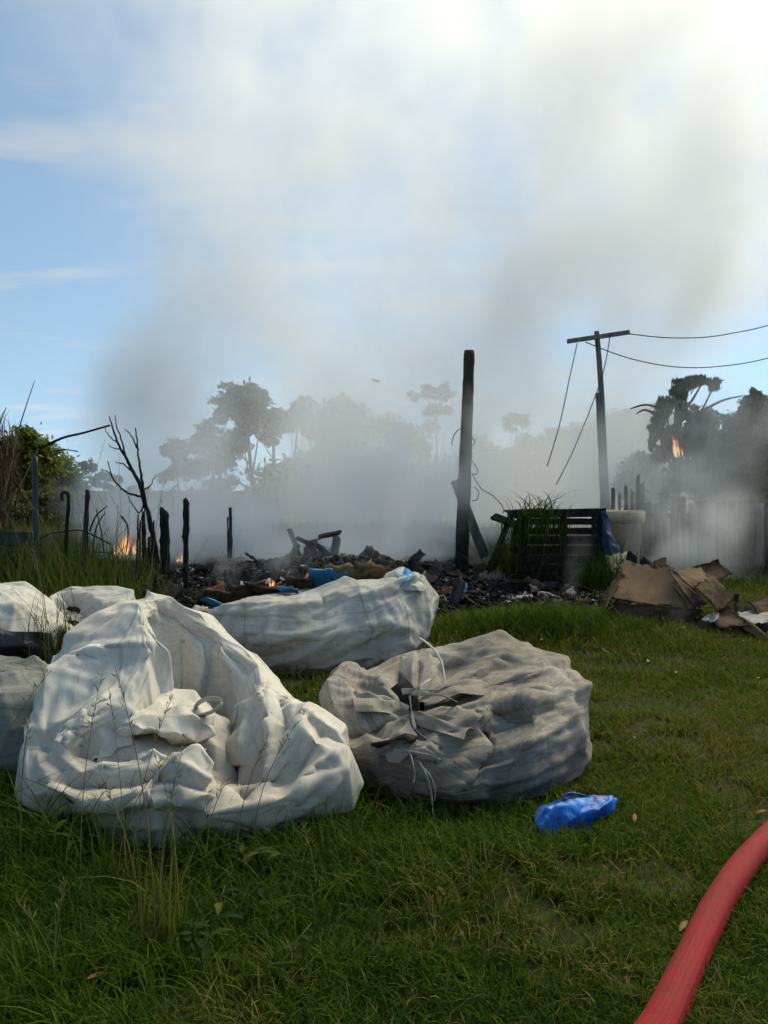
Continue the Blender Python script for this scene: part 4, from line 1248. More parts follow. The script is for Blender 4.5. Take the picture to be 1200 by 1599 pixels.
# heap of dead thatch and reed at the left edge
def thatch():
    rng = np.random.default_rng(41)
    b = P(-10, 900, 9.6)
    root = empty('dead_reed_stack', b, 'brown heap of dead reeds and thatch at the left edge', 'reeds')
    n = 2600
    f = rng.random(n)
    px = rng.normal(-8, 17, n) + 6 * np.sin(f * 9); py = 672 + 235 * f ** 0.9
    base = np.stack([P(px[i], py[i], 9.6 + rng.normal(0, .25)) for i in range(n)])
    m = M_dead
    p1 = blade_arrays(rng, base, rng.uniform(0.1, 0.5, n) * np.where(rng.random(n) < .5, -1, 1), rng.uniform(0.003, 0.009, n), rng.uniform(0.1, 1.0, n), segs=3)
    grass_obj('dead_reeds', [p1], [rng.random(n)], m, parent=root)
    for k, ps in enumerate([[(5, 780), (18, 720), (30, 668), (54, 595)], [(-10, 700), (0, 660), (10, 636)], [(0, 800), (30, 760), (60, 700)]]):
        MB().tube(catmull(np.array([P(x, y, 9.4) for x, y in ps]), 12), np.linspace(0.018, 0.004, 12), 5).build('cane', M_pale, root)
    MB().tube(catmull(np.array([P(x, y, 9.5) for x, y in ((60, 700), (75, 694), (100, 683), (130, 676), (172, 664))]), 16), np.linspace(0.02, 0.012, 16), 6).build('cane', M_char, root)
    MB().tube(catmull(np.array([P(x, y, 9.5) for x, y in ((80, 706), (100, 702), (122, 705))]), 10), 0.007, 5).build('cane', M_wire, root)


M_dead = grass_mat('dead_reed', [(0.0, (0.03, 0.018, 0.011)), (0.5, (0.085, 0.05, 0.028)), (1.0, (0.20, 0.14, 0.08))], 0.1, 0.8)
thatch()


for k_, (x_, y_, n_, h_, l_) in enumerate([(30, 905, 260, 1.0, 'dry reeds in front of the dark slatted panel'), (100, 905, 300, 1.1, 'dry tall grass round the hooked iron rod'), (165, 905, 160, .8, 'thin dry grass before the flames')]):
    tuft('grass_clump', l_, x_, y_, n_, .3, h_, .35, M_dead if k_ == 0 else M_rank, (.1, .6), seed=800 + k_, tint=(.3, 1.0), w=(.003, .007), seeds=5)


# bare burnt sapling
def branch_tree(name, label, limbs, d, mat, cat='tree', seed=1):
    rng = np.random.default_rng(seed)
    root = empty(name, P(limbs[0][0][0], limbs[0][0][1], d), label, cat)
    for k, (pts, w0, w1) in enumerate([(l[:-2], l[-2], l[-1]) for l in limbs]):
        p3 = catmull(np.array([P(x, y, d + rng.normal(0, .06)) for x, y in pts]), 8 + 4 * len(pts))
        p3[1:-1] += rng.normal(0, 0.004, (len(p3) - 2, 3))
        MB().tube(p3, np.linspace(w0, w1, len(p3)) * d / FPX / 2, 6).build('trunk' if k == 0 else 'branch', mat, root, smooth=True)
    return root


branch_tree('burnt_sapling', 'bare scorched sapling with forking twigs among the stakes', [
    [(246, 880), (238, 830), (226, 785), (218, 755), (207, 735), (197, 715), (184, 692), (175, 665), (171, 650), 9, 1.5],
    [(228, 790), (222, 750), (218, 725), (214, 690), (212, 668), 5, 1.5],
    [(205, 735), (192, 724), (180, 722), 3, 1], [(197, 715), (190, 688), (182, 664), (180, 648), 3, 1], [(214, 700), (205, 680), (195, 670), 2.5, 1],
    [(220, 775), (200, 770), (185, 758), (177, 748), (168, 720), 4, 1.5], [(184, 692), (170, 680), (163, 668), 2, 1], [(222, 765), (234, 760), (242, 745), 3, 1],
    [(177, 748), (170, 738), (158, 732), 2, 1], [(188, 700), (178, 700), (170, 694), 2, 1], [(224, 790), (216, 800), (200, 775), 3, 1.2]], 10.2, M_char)

for k, (pts, l) in enumerate([([(165, 800), (152, 820), (146, 850), (143, 900)], 'dead dark stem rising left of the flames'), ([(150, 795), (158, 830), (163, 870), (165, 905)], 'dead stem crossing in front of the flames'),
                              ([(196, 870), (200, 840), (199, 820), (190, 806)], 'thin dead stem bending over the flames'), ([(168, 790), (150, 806), (140, 830)], 'drooping dead twig behind the notched post')]):
    MB().tube(catmull(np.array([P(x, y, 9.7 + .1 * k) for x, y in pts]), 16), np.linspace(0.007, 0.013, 16), 5).build('dead_plant', M_char, smooth=True, label=l, cat='dead plant', group='dead stems by the flames')


# sagging wire mesh panel
def mesh_panel():
    root = empty('wire_mesh', G(345, 915), 'grey wire mesh panel leaning at the left of the ash heap', 'mesh')
    c = [P(318, 925, 8.6), P(395, 915, 8.9), P(383, 878, 9.4), P(347, 862, 9.3)]
    mg = NT('galvanised_wire'); mg.bsdf((0.10, 0.105, 0.115), 0.5, 0.5)
    q = lambda u, v: (c[0] * (1 - u) + c[1] * u) * (1 - v) + (c[3] * (1 - u) + c[2] * u) * v + np.array([0, 0, 0.06 * math.sin(u * 5) * math.sin(v * 3 + 1)])
    for i in range(11): MB().tube(np.array([q(i / 10, t) for t in np.linspace(0, 1, 9)]), 0.004, 4, False).build('wire', mg.m, root)
    for i in range(9): MB().tube(np.array([q(t, i / 8) for t in np.linspace(0, 1, 9)]), 0.004, 4, False).build('wire', mg.m, root)


mesh_panel()


# ------------------------------------------------------------------ ash heap
def heap_z(x, y):
    """height of the heap above the ground"""
    x = np.asarray(x, float); y = np.asarray(y, float)
    prof = np.interp(x, [-2.9, -2.3, -1.7, -1.1, -0.4, 0.0, 0.5, 1.0, 1.6, 2.4], [0.0, 0.08, 0.22, 0.31, 0.32, 0.26, 0.18, 0.11, 0.06, 0.0])
    front = np.interp(x, [-2.9, -1.9, -1.6, 0.05, 0.35, 2.4], [7.4, 6.9, 6.15, 6.15, 7.2, 7.4])
    py = np.interp((y - front) / (10.6 - front), [0, .10, .3, .58, .8, 1], [0, .45, .8, 1.0, .75, 0])
    return prof * py


def ash_heap():
    rng = np.random.default_rng(51)
    nx, ny = 130, 84
    xs = np.linspace(-2.9, 2.4, nx); ys = np.linspace(6.0, 10.8, ny)
    X, Y = np.meshgrid(xs, ys)
    Z = heap_z(X, Y)
    v = np.stack([X, Y, Z], -1).reshape(-1, 3)
    e = Z.ravel()
    v[:, 2] += np.where(e > 0.01, (vnoise(v, 2.6, 4, 4) * 0.13 + rng.normal(0, .012, len(v))) * np.clip(e / .15, 0, 1), -0.05)
    v[:, 2] += gz(v[:, 0], v[:, 1])
    me = np_mesh('ash_heap', v, grid_faces(nx, ny))
    t = NT('ash_and_char'); c = t.coord('Object')
    cl = t.ramp(t.noise(c, 11, 8, 0.75), [(0.3, (0.006, 0.006, 0.007)), (0.50, (0.026, 0.025, 0.025)), (0.60, (0.085, 0.08, 0.076)), (0.74, (0.26, 0.255, 0.25))])
    t.bsdf(cl, 0.95, 0.1, t.bump(t.noise(c, 40, 6, 0.8), 1.0, 0.03))
    link_mesh('ash_heap', me, t.m, label='grey and black heap of smouldering ash behind the long white sack', cat='ash', kind='stuff')
    # small fragments nobody could count
    n = 5200
    x = rng.uniform(-2.7, 2.9, n); y = 6.3 + rng.random(n) ** 1.1 * 4.3
    y = np.maximum(y, np.interp(x, [-2.9, -1.9, -1.6, 0.05, 0.35, 2.9], [7.4, 6.9, 6.15, 6.15, 7.2, 7.5]) + rng.random(n) * .6)
    zz = heap_z(x, y) + gz(x, y)
    V = []; T = []; nn = 0
    base = np.array([[-1, -1, -1], [1, -1, -1], [1, 1, -1], [-1, 1, -1], [-1, -1, 1], [1, -1, 1], [1, 1, 1], [-1, 1, 1]], float)
    F = np.array([[0, 3, 2, 1], [4, 5, 6, 7], [0, 1, 5, 4], [1, 2, 6, 5], [2, 3, 7, 6], [3, 0, 4, 7]])
    allv = np.empty((n, 8, 3)); tint = rng.random(n)
    for i in range(n):
        s_ = np.array([rng.uniform(.008, .05), rng.uniform(.006, .02), rng.uniform(.003, .010)])
        q = base * s_ * (1 + rng.uniform(-.35, .35, (8, 3)))
        mrot = np.array(Matrix.Rotation(rng.uniform(0, 6.28), 3, 'Z') @ Matrix.Rotation(rng.normal(0, .5), 3, 'Y') @ Matrix.Rotation(rng.normal(0, .5), 3, 'X'))
        allv[i] = q @ mrot.T + np.array([x[i], y[i], zz[i] + rng.uniform(.0, .05)])
    f = (F[None] + (np.arange(n) * 8)[:, None, None]).reshape(-1, 4)
    me = np_mesh('char_fragments', allv.reshape(-1, 3), f)
    point_attr(me, 'tint', np.repeat(tint, 8))
    t = NT('fragment_mix')
    t.bsdf(t.ramp(t.attr('tint'), [(0.0, (0.006, 0.006, 0.007)), (0.7, (0.025, 0.024, 0.023)), (0.82, (0.08, 0.065, 0.05)), (0.92, (0.16, 0.155, 0.15)), (1.0, (0.45, 0.44, 0.42))]), 0.9, 0.1)
    link_mesh('char_fragments', me, t.m, label='scattered burnt fragments and flakes of ash on the heap', cat='debris', kind='stuff')


ash_heap()


def ash_flecks():
    rng = np.random.default_rng(53); n = 1500
    x = rng.uniform(-3.4, 3.4, n); y = 8.6 - np.abs(rng.normal(0, 1.5, n))
    k = (y > 3.2); x, y = x[k], y[k]; n = len(x)
    z = gz(x, y) + rng.uniform(.01, .07, n)
    a = rng.uniform(0, 6.28, n); L = rng.uniform(.006, .026, n)
    d = np.stack([np.cos(a), np.sin(a), rng.normal(0, .3, n)], -1); e = np.stack([-np.sin(a), np.cos(a), rng.normal(0, .3, n)], -1)
    c = np.stack([x, y, z], -1)
    v = np.stack([c - d * L[:, None], c + e * L[:, None] * .6, c + d * L[:, None], c - e * L[:, None] * .6], 1).reshape(-1, 3)
    me = np_mesh('ash_flecks', v, np.arange(n * 4).reshape(-1, 4))
    point_attr(me, 'tint', np.repeat(rng.random(n), 4))
    t = NT('fleck_mix')
    t.bsdf(t.ramp(t.attr('tint'), [(0.0, (.01, .01, .01)), (.5, (.04, .035, .03)), (.75, (.16, .12, .07)), (1.0, (.45, .43, .4))]), .9, .1)
    link_mesh('ash_flecks', me, t.m, label='flecks of ash and litter blown over the lawn', cat='ash', kind='stuff')


ash_flecks()


def chunk(name, label, px, py, d, size, mat, seed, rot=(0, 0, 0), cat='scrap', group='larger scraps in the burnt heap', smooth=False, at=None):
    """a torn, bent piece of sheet or board"""
    rng = np.random.default_rng(seed)
    c = P(px, py, d) if at is None else np.array(at); w, l, t = size
    nu, nv = 9, 7
    U, Vv = np.meshgrid(np.linspace(-.5, .5, nu), np.linspace(-.5, .5, nv))
    edge = 1 + rng.uniform(-.12, .12, U.shape) * (np.maximum(abs(U), abs(Vv)) > .45)
    bend = rng.uniform(-.25, .25, 2)
    q = np.stack([U * w * edge, Vv * l * edge, (bend[0] * U ** 2 * w + bend[1] * Vv ** 2 * l) + rng.normal(0, t * .25, U.shape)], -1).reshape(-1, 3)
    m = np.array(Matrix.Rotation(rot[2], 3, 'Z') @ Matrix.Rotation(rot[0], 3, 'X') @ Matrix.Rotation(rot[1], 3, 'Y'))
    top = q + np.array([0, 0, t / 2]); bot = q - np.array([0, 0, t / 2])
    v = np.concatenate([top, bot]) @ m.T + c
    F = grid_faces(nu, nv); n = nu * nv
    faces = [F, F[:, ::-1] + n]
    ring = np.concatenate([np.arange(nu), np.arange(1, nv) * nu + nu - 1, (nv - 1) * nu + np.arange(nu - 2, -1, -1), np.arange(nv - 2, 0, -1) * nu])
    r2 = np.roll(ring, -1)
    faces.append(np.stack([ring, ring + n, r2 + n, r2], -1))
    me = np_mesh(name, v, np.concatenate(faces))
    return link_mesh(name, me, mat, label=label, cat=cat, group=group, smooth=smooth)


M_blue = mat_two('blue_sheet_plastic', (0.006, 0.12, 0.28), (0.02, 0.24, 0.46), 6, 0.45, 0.4, 0.4, 0.02)
M_brownpaper = mat_two('scorched_brown_card', (0.03, 0.02, 0.014), (0.20, 0.13, 0.075), 7, 0.9, 0.1, 0.5, 0.01, contrast=(0.4, 0.7))
M_paper = mat_two('grubby_white_paper', (0.22, 0.21, 0.19), (0.48, 0.46, 0.43), 9, 0.9, 0.1, 0.4, 0.01)
M_red = mat_two('faded_red_card', (0.28, 0.06, 0.035), (0.40, 0.13, 0.09), 8, 0.85, 0.15, 0.3, 0.01)
M_olive = mat_two('olive_sacking', (0.07, 0.06, 0.03), (0.19, 0.16, 0.09), 8, 0.9, 0.1, 0.6, 0.02)

CH = [  # name, label, px, py, d, size, mat, rot
    ('blue_sheet', 'bright blue plastic sheet crumpled on top of the heap', 512, 904, 6.1, (.30, .22, .02), M_blue, (-.9, .1, .2)),
    ('blue_sheet', 'small blue plastic scrap at the edge of the long sack', 452, 922, 5.9, (.16, .10, .012), M_blue, (-.5, .1, -.2)),
    ('blue_sheet', 'pale blue strip sticking out at the left end of the sack', 345, 945, 5.95, (.30, .06, .01), M_blue, (-.5, .5, .9)),
    ('sacking', 'olive sacking bundled behind the blue sheet', 548, 900, 6.1, (.34, .22, .05), M_olive, (-.8, -.1, -.1)),
    ('sacking', 'dark scorched sacking at the right of the blue sheet', 578, 896, 6.1, (.26, .18, .05), M_brownpaper, (-.6, .2, .2)),
    ('scorched_card', 'brown scorched card behind the middle of the sack', 420, 922, 6.05, (.38, .2, .02), M_brownpaper, (-.5, .1, .1)),
    ('scorched_card', 'curled brown card with dark rim behind the sack', 385, 924, 6.05, (.30, .2, .02), M_brownpaper, (-.8, -.2, .4)),
    ('scorched_card', 'brown card at the left end of the heap', 345, 930, 6.1, (.36, .2, .02), M_brownpaper, (-.5, .2, .7)),
    ('scorched_card', 'orange tinged card glowing above the sack', 470, 914, 6.1, (.22, .18, .02), M_brownpaper, (-.9, .1, 0)),
    ('red_card', 'faded red scrap at the left foot of the heap', 318, 955, 6.6, (.20, .12, .015), M_red, (-.3, .2, .5)),
    ('red_card', 'faded red card lying right of the long sack', 676, 942, 8.0, (.32, .3, .02), M_red, (-.2, .1, .2)),
    ('white_paper', 'white paper bundle right of the long sack', 674, 951, 7.9, (.32, .26, .03), M_paper, (-.2, 0, .1)),
    ('white_paper', 'crumpled white paper beneath the small flames', 727, 950, 7.9, (.20, .18, .04), M_paper, (-.6, .2, .4)),
    ('white_paper', 'folded white paper right of the small flames', 757, 943, 8.0, (.26, .18, .02), M_paper, (-.4, .3, -.4)),
    ('white_paper', 'long pale paper strip in the grass under the crate', 825, 942, 8.0, (.42, .2, .02), M_paper, (-.3, .1, .3)),
    ('white_paper', 'pale scrap at the corner of the crate', 850, 932, 8.0, (.14, .14, .02), M_paper, (-.9, .3, .3)),
    ('white_paper', 'grey white scrap beside the scorched log end', 882, 938, 7.9, (.26, .14, .02), M_paper, (-.4, .1, .1)),
    ('scorched_card', 'small orange brown log end left of the cardboard pile', 906, 948, 7.4, (.12, .2, .06), M_brownpaper, (-.9, .3, .3)),
    ('white_paper', 'grey ash flake left of the cardboard pile', 935, 952, 7.4, (.18, .1, .02), M_paper, (-.4, .1, -.2)),
]
for k, (n_, l_, x_, y_, d_, s_, m_, r_) in enumerate(CH):
    chunk(n_, l_, x_, y_, d_, s_, m_, 100 + k, r_)
M_orange = mat_two('rusty_tin', (0.10, 0.035, 0.015), (0.26, 0.11, 0.05), 9, .8, .3, .5, .01)
rng = np.random.default_rng(61)
for k in range(40):
    x_ = y_ = d_ = 0; X_ = rng.uniform(-2.2, 1.5); Y_ = rng.uniform(7.4, 10.); at_ = (X_, Y_, float(heap_z(X_, Y_) + gz(X_, Y_)) + rng.uniform(.03, .10))
    chunk('charred_scrap', 'charred scrap among the ash behind the long white sack', x_, y_, d_, (rng.uniform(.12, .45), rng.uniform(.05, .18), rng.uniform(.015, .05)), M_char if k % 3 else M_ashen, 200 + k, (rng.normal(0, .7), rng.normal(0, .6), rng.uniform(0, 3.1)), group='charred scraps in the ash', at=at_)
SCR = {'pale': (M_paper, 'scrap of pale rubbish in the burnt heap'), 'brown': (M_brownpaper, 'scrap of scorched brown card in the burnt heap'), 'rust': (M_orange, 'scrap of rusty tin in the burnt heap'), 'blue': (M_blue, 'scrap of blue plastic in the burnt heap'), 'grey': (M_ashen, 'scrap of ash grey board in the burnt heap')}
for k in range(70):
    kd = ('pale', 'brown', 'grey', 'brown', 'rust', 'grey', 'pale', 'brown', 'grey', 'blue' if k % 20 == 9 else 'brown')[k % 10]
    x_ = y_ = d_ = 0
    if k < 45: X_ = rng.uniform(-1.75, .1); Y_ = rng.uniform(6.3, 8.0)
    else: X_ = rng.uniform(.4, 2.3); Y_ = rng.uniform(7.4, 8.9)
    at_ = (X_, Y_, float(heap_z(X_, Y_) + gz(X_, Y_)) + rng.uniform(.02, .06))
    sz = rng.uniform(.06, .26)
    chunk('rubbish_scrap', SCR[kd][1], x_, y_, d_, (sz, sz * rng.uniform(.4, .9), rng.uniform(.004, .02)), SCR[kd][0], 1200 + k, (rng.normal(-.5, .6), rng.normal(0, .5), rng.uniform(0, 3.1)), group='rubbish scraps in the burnt heap', at=at_)
# sheet of roofing iron, buckled by the heat
def roofing(label, ctrl, seed, mat):
    c = catmull(np.array([[P(*q) for q in row] for row in ctrl]), 14)
    g = catmull(c.transpose(1, 0, 2), 60)
    n = np.cross(g[1:, :1] - g[:-1, :1], g[:-1, 1:2] - g[:-1, :1]).mean(0)[0]; n /= np.linalg.norm(n)
    g = g + (np.sin(np.arange(60) * 2 * math.pi / 6) * .014)[:, None, None] * n
    v = g.transpose(1, 0, 2).reshape(-1, 3)
    o = link_mesh('roofing_sheet', np_mesh('roofing_sheet', v, grid_faces(60, 14)), mat, smooth=True, label=label, cat='roofing', group='buckled roofing sheets')
    finish_cloth(o, .003, 0)
M_tin = mat_two('scorched_tin', (0.03, 0.028, 0.03), (0.14, 0.13, 0.13), 7, .6, .4, .5, .01, contrast=(.35, .65))
roofing('buckled roofing sheet propped in the ash left of the collapsed frame', [[(392, 905, 9.0), (420, 893, 9.1), (450, 880, 9.2)], [(398, 890, 9.5), (425, 876, 9.6), (452, 866, 9.6)], [(405, 882, 9.9), (430, 872, 10.), (455, 862, 10.)]], 1, M_tin)
roofing('rusty roofing sheet lying before the collapsed frame', [[(520, 905, 8.8), (575, 900, 8.9), (625, 905, 8.8)], [(528, 888, 9.3), (580, 884, 9.3), (622, 892, 9.3)], [(540, 880, 9.8), (585, 878, 9.8), (618, 884, 9.8)]], 2, M_orange)
roofing('curled roofing sheet right of the tall pole foot', [[(745, 915, 8.6), (775, 905, 8.7), (800, 912, 8.6)], [(748, 900, 9.0), (776, 893, 9.0), (798, 902, 9.0)], [(752, 895, 9.4), (778, 886, 9.4), (796, 892, 9.4)]], 3, M_tin)
for k, (a, b, w, l) in enumerate([((452, 826), (468, 868), 8, 'thin pale plank sticking up from the ash heap'), ((463, 840), (486, 850), 6, 'short dark stick propped on the thin plank'), ((465, 850), (448, 885), 10, 'slanting charred board at the left of the ash heap'),
                                  ((500, 838), (529, 832), 12, 'charred block lying across the broken board'), ((526, 838), (522, 872), 14, 'upright broken board at the right of the collapsed frame'), ((488, 845), (482, 872), 18, 'broad broken board in the collapsed frame'),
                                  ((448, 880), (424, 905), 9, 'charred beam sloping down into the ash'), ((489, 846), (520, 872), 8, 'thin charred lath in the collapsed frame')]):
    MB().board(P(*a, 9.2), P(*b, 9.1), w * 9.2 / FPX, .04, (1, .2, .4), rng, .25).build('charred_board', M_ashen if k in (0, 4, 5) else M_char, label=l, cat='board', group='charred boards in the collapsed frame')
for k, (a, b, w, l) in enumerate([((640, 885), (665, 905), 20, 'charred lump of timber right of the sack cuff'), ((660, 905), (760, 912), 14, 'charred beam lying flat before the tall pole'), ((700, 915), (790, 905), 12, 'charred beam end under the tall pole'), ((668, 920), (720, 908), 12, 'short charred beam beside the small flames')]):
    MB().board(P(*a, 8.6), P(*b, 8.9), w * 8.7 / FPX, .09, (0, .3, 1), rng, .3).build('charred_beam', M_char, label=l, cat='beam', group='charred beams by the tall pole')


# broken frame leaning left of the crate
def frame():
    D = 9.3
    root = empty('broken_frame', G(785, 912), 'collapsed charred timber frame between the pole and the crate', 'frame')
    rng = np.random.default_rng(71)
    for a, b, w in (((770, 806), (812, 822), 12), ((797, 808), (764, 892), 10), ((790, 850), (764, 898), 9), ((800, 800), (850, 798), 8), ((815, 868), (770, 905), 14), ((806, 825), (800, 860), 8)):
        MB().board(P(*a, D), P(*b, D - .2), w * D / FPX, .05, (1, 0, .4), rng, .2).build('timber', M_char, root)


frame()


# burnt slatted crate
def crate():
    D = 8.9; w = 0.62
    root = empty('burnt_crate', G(880, 918), 'black charred slatted crate overgrown with grass', 'crate')
    rng = np.random.default_rng(81)
    y0 = 800
    MB().board(P(796, 803, D), P(947, 800, D), 13 * D / FPX, .07, (0, 0, 1), rng, .12, 10).build('top_rail', M_char, root)
    for k in range(7):
        y = 815 + 14.5 * k
        MB().board(P(806 + rng.uniform(-6, 4), y + rng.uniform(-1, 1), D + .01), P(944 + rng.uniform(-3, 3), y + rng.uniform(-1, 1), D + .01), (10.4 if k in (0, 1, 2) else 13.6) * D / FPX, .03, (0, 0, 1), rng, .16, 10).build('slat', M_char, root)
    for x in (818, 880, 939):
        MB().board(P(x, 800, D + .05), P(x, 922, D + .05), 11 * D / FPX, .06, (1, 0, 0), rng, .12).build('upright', M_char, root)
    for k in range(7):      # back row
        y = 812 + 15 * k
        if k in (0, 1): continue
        MB().board(P(812, y, D + w), P(944, y, D + w), 11 * D / FPX, .03, (0, 0, 1), rng, .2, 8).build('slat', M_char, root)
    for k in range(6):      # right side
        y = 815 + 15 * k
        a = P(945, y, D + .04); b = a + np.array([0.02, w, 0])
        MB().board(a, b, .09, .03, (0, 0, 1), rng, .2).build('slat', M_char, root)
    for k in range(5):
        y = 802
        a = P(806 + 30 * k, y, D); b = a + np.array([0, w, 0])
        MB().board(a, b, .08, .03, (1, 0, 0), rng, .2).build('top_slat', M_char, root)


crate()

# things round the crate
tuft('grass_clump', 'long grass sprouting above the left half of the burnt crate', 838, 800, 55, 0.2, 0.55, 0.16, M_rank, (0.9, 2.0), seed=31, tint=(0.1, 0.8), w=(0.005, 0.010), base=P(845, 800, 8.8) - np.array([0, 0, .02]))
def hanging_grass():
    rng = np.random.default_rng(35); n = 170
    root = empty('grass_clump', P(840, 803, 8.8), 'long grass hanging down over the front of the burnt crate', 'grass clump', 'tall grass clumps')
    px = rng.normal(838, 24, n); base = np.stack([P(x_, 801 + rng.uniform(-3, 14), 8.83) for x_ in px])
    p = blade_arrays(rng, base, -rng.uniform(.2, .8, n), rng.uniform(.004, .008, n), rng.uniform(.15, .6, n), az=rng.choice([-1.2, -1.6, -2.0], n) + rng.normal(0, .5, n), segs=5)
    grass_obj('blades', [p], [rng.uniform(.1, .9, n)], M_rank, parent=root, kind='stuff')


hanging_grass()
tuft('grass_clump', 'tall grass standing against the front of the burnt crate', 815, 914, 330, 0.35, 0.95, 0.18, M_rank, (0.2, 0.9), seed=32, tint=(0.1, 0.8), w=(0.005, 0.010))
tuft('grass_clump', 'green grass between the crate and the cardboard pile', 945, 925, 240, 0.25, 0.75, 0.20, M_rank, (0.3, 1.0), seed=33, tint=(0.1, 0.6), w=(0.005, 0.010))
tuft('grass_clump', 'yellowing grass hanging down the front of the crate', 800, 905, 200, 0.3, 0.8, 0.20, M_rank, (0.4, 1.2), seed=34, tint=(0.2, 0.9), w=(0.004, 0.009))

M_tarp = mat_two('dark_blue_tarp', (0.006, 0.03, 0.07), (0.014, 0.06, 0.13), 5, 0.45, 0.4, 0.4, 0.02)
sheet_root = empty('blue_tarp', P(955, 866, 8.75), 'dark blue tarpaulin hanging off the right corner of the crate', 'tarpaulin')
sheet('tarp_cloth', [[P(941, 800, 8.85), P(944, 801, 8.83), P(947, 802, 8.82)], [P(941, 825, 8.8), P(948, 825, 8.74), P(955, 826, 8.80)], [P(941, 848, 8.78), P(952, 846, 8.70), P(963, 847, 8.80)], [P(943, 866, 8.78), P(956, 867, 8.70), P(970, 858, 8.80)]], 20, 24, M_tarp, sheet_root, 3.0, dict(big=0.02, mid=0.015, fine=0.0))


def lathe(name, c, prof, mat, parent, n=32, squash=1.0, rngs=None):
    a = np.arange(n) * 2 * math.pi / n
    v = np.concatenate([np.stack([c[0] + r_ * np.cos(a), c[1] + r_ * np.sin(a) * squash, np.full(n, c[2] + z_)], -1) for r_, z_ in prof])
    if rngs: v += 0.012 * np.stack([vnoise(v, 3.5, rngs + k, 2) for k in (1, 2, 3)], -1)
    return link_mesh(name, np_mesh(name, v, grid_faces(n, len(prof), True)), mat, parent, smooth=False)


def tub():
    D = 10.2; base = G(972, 892); base = np.array([P(974, 890, D)[0], D, gz(P(974, 890, D)[0], D)])
    root = empty('plastic_tub', base, 'dirty beige plastic tub with a thick rim behind the crate', 'tub')
    m = mat_two('dirty_beige_plastic', (0.30, 0.235, 0.145), (0.52, 0.42, 0.275), 4, 0.6, 0.3, 0.3, 0.02, contrast=(0.3, 0.6))
    k = D / FPX
    zt = P(974, 798, D)[2] - base[2]
    R0 = 28 * k
    lathe('tub_body', base, [(R0 * .82, 0), (R0 * .84, zt * .1), (R0 * .9, zt * .45), (R0 * .97, zt * .46), (R0 * 1.0, zt * .80), (R0 * 1.02, zt * .81)], m, root, rngs=3)
    lathe('rim', base, [(R0 * 1.02, zt * .81), (R0 * 1.10, zt * .82), (R0 * 1.12, zt * .995), (R0 * 1.06, zt), (R0 * .98, zt * .98), (R0 * .95, zt * .6)], m, root, rngs=5)
    MB().tube(catmull(np.array([P(1003, 815, D - .25), P(1004, 840, D - .25), P(1005, 855, D - .24)]), 8), 0.012, 6).build('pipe', M_greywood, root)
    t = NT('pale_yellow_sheet'); c = t.coord('Object')
    t.bsdf(t.ramp(t.noise(c, 5, 5, .6), [(.3, (.30, .25, .12)), (.6, (.55, .48, .26))]), .6, .3, t.bump(t.noise(c, 12, 4, .6), .3, .02))
    chunk('yellow_sheet', 'pale yellow plastic sheet leaning against the beige tub', 968, 890, 9.4, (.36, .44, .015), t.m, 301, (1.2, .15, .35), cat='sheet', group=None)


tub()


# ------------------------------------------------------------------ cardboard pile and scorched rubbish on the right
def panel(name, label, corners, mat, seed, group, thick=.006, bend=.034, torn=.04, cat='cardboard', n=20, creases=4):
    """a flat sheet of board between four photo points: torn rim, a crease or two, slight buckling"""
    rng = np.random.default_rng(seed)
    A, B, C, D = [P(*c) for c in corners]                       # round the sheet
    U, V = np.meshgrid(np.linspace(0, 1, n), np.linspace(0, 1, n))
    rag = lambda: np.interp(np.linspace(0, 1, n), np.linspace(0, 1, 9), rng.normal(0, torn, 9)) + rng.normal(0, torn * .25, n)
    u2 = U + (1 - U) ** 8 * np.abs(rag())[:, None] - U ** 8 * np.abs(rag())[:, None]
    v2 = V + (1 - V) ** 8 * np.abs(rag())[None, :] - V ** 8 * np.abs(rag())[None, :]
    q = ((A[None, None] * (1 - u2)[..., None] + B * u2[..., None]) * (1 - v2)[..., None] + (D * (1 - u2)[..., None] + C * u2[..., None]) * v2[..., None])
    nn = np.cross(B - A, D - A); nn /= np.linalg.norm(nn)
    h = bend * np.sin(U * rng.uniform(1, 3.5) + rng.uniform(0, 3)) * np.cos(V * rng.uniform(1, 3.5))
    for _ in range(creases):
        a_ = rng.uniform(0, math.pi); o_ = rng.uniform(-.2, .2)
        h += bend * rng.uniform(-1.6, 1.6) * np.abs((U - .5) * math.cos(a_) + (V - .5) * math.sin(a_) + o_)
    q = q + h[..., None] * nn + rng.normal(0, .0015, q.shape)
    e = np.minimum(np.minimum(U, 1 - U), np.minimum(V, 1 - V))
    v = np.concatenate([(q + nn * thick / 2).reshape(-1, 3), (q - nn * thick / 2).reshape(-1, 3)])
    F = grid_faces(n, n); N_ = n * n
    ring = np.concatenate([np.arange(n), np.arange(1, n) * n + n - 1, (n - 1) * n + np.arange(n - 2, -1, -1), np.arange(n - 2, 0, -1) * n])
    r2 = np.roll(ring, -1)
    me = np_mesh(name, v, np.concatenate([F, F[:, ::-1] + N_, np.stack([ring, ring + N_, r2 + N_, r2], -1)]))
    point_attr(me, 'rim', np.tile(e.ravel(), 2))
    return link_mesh(name, me, mat, label=label, cat=cat, group=group)


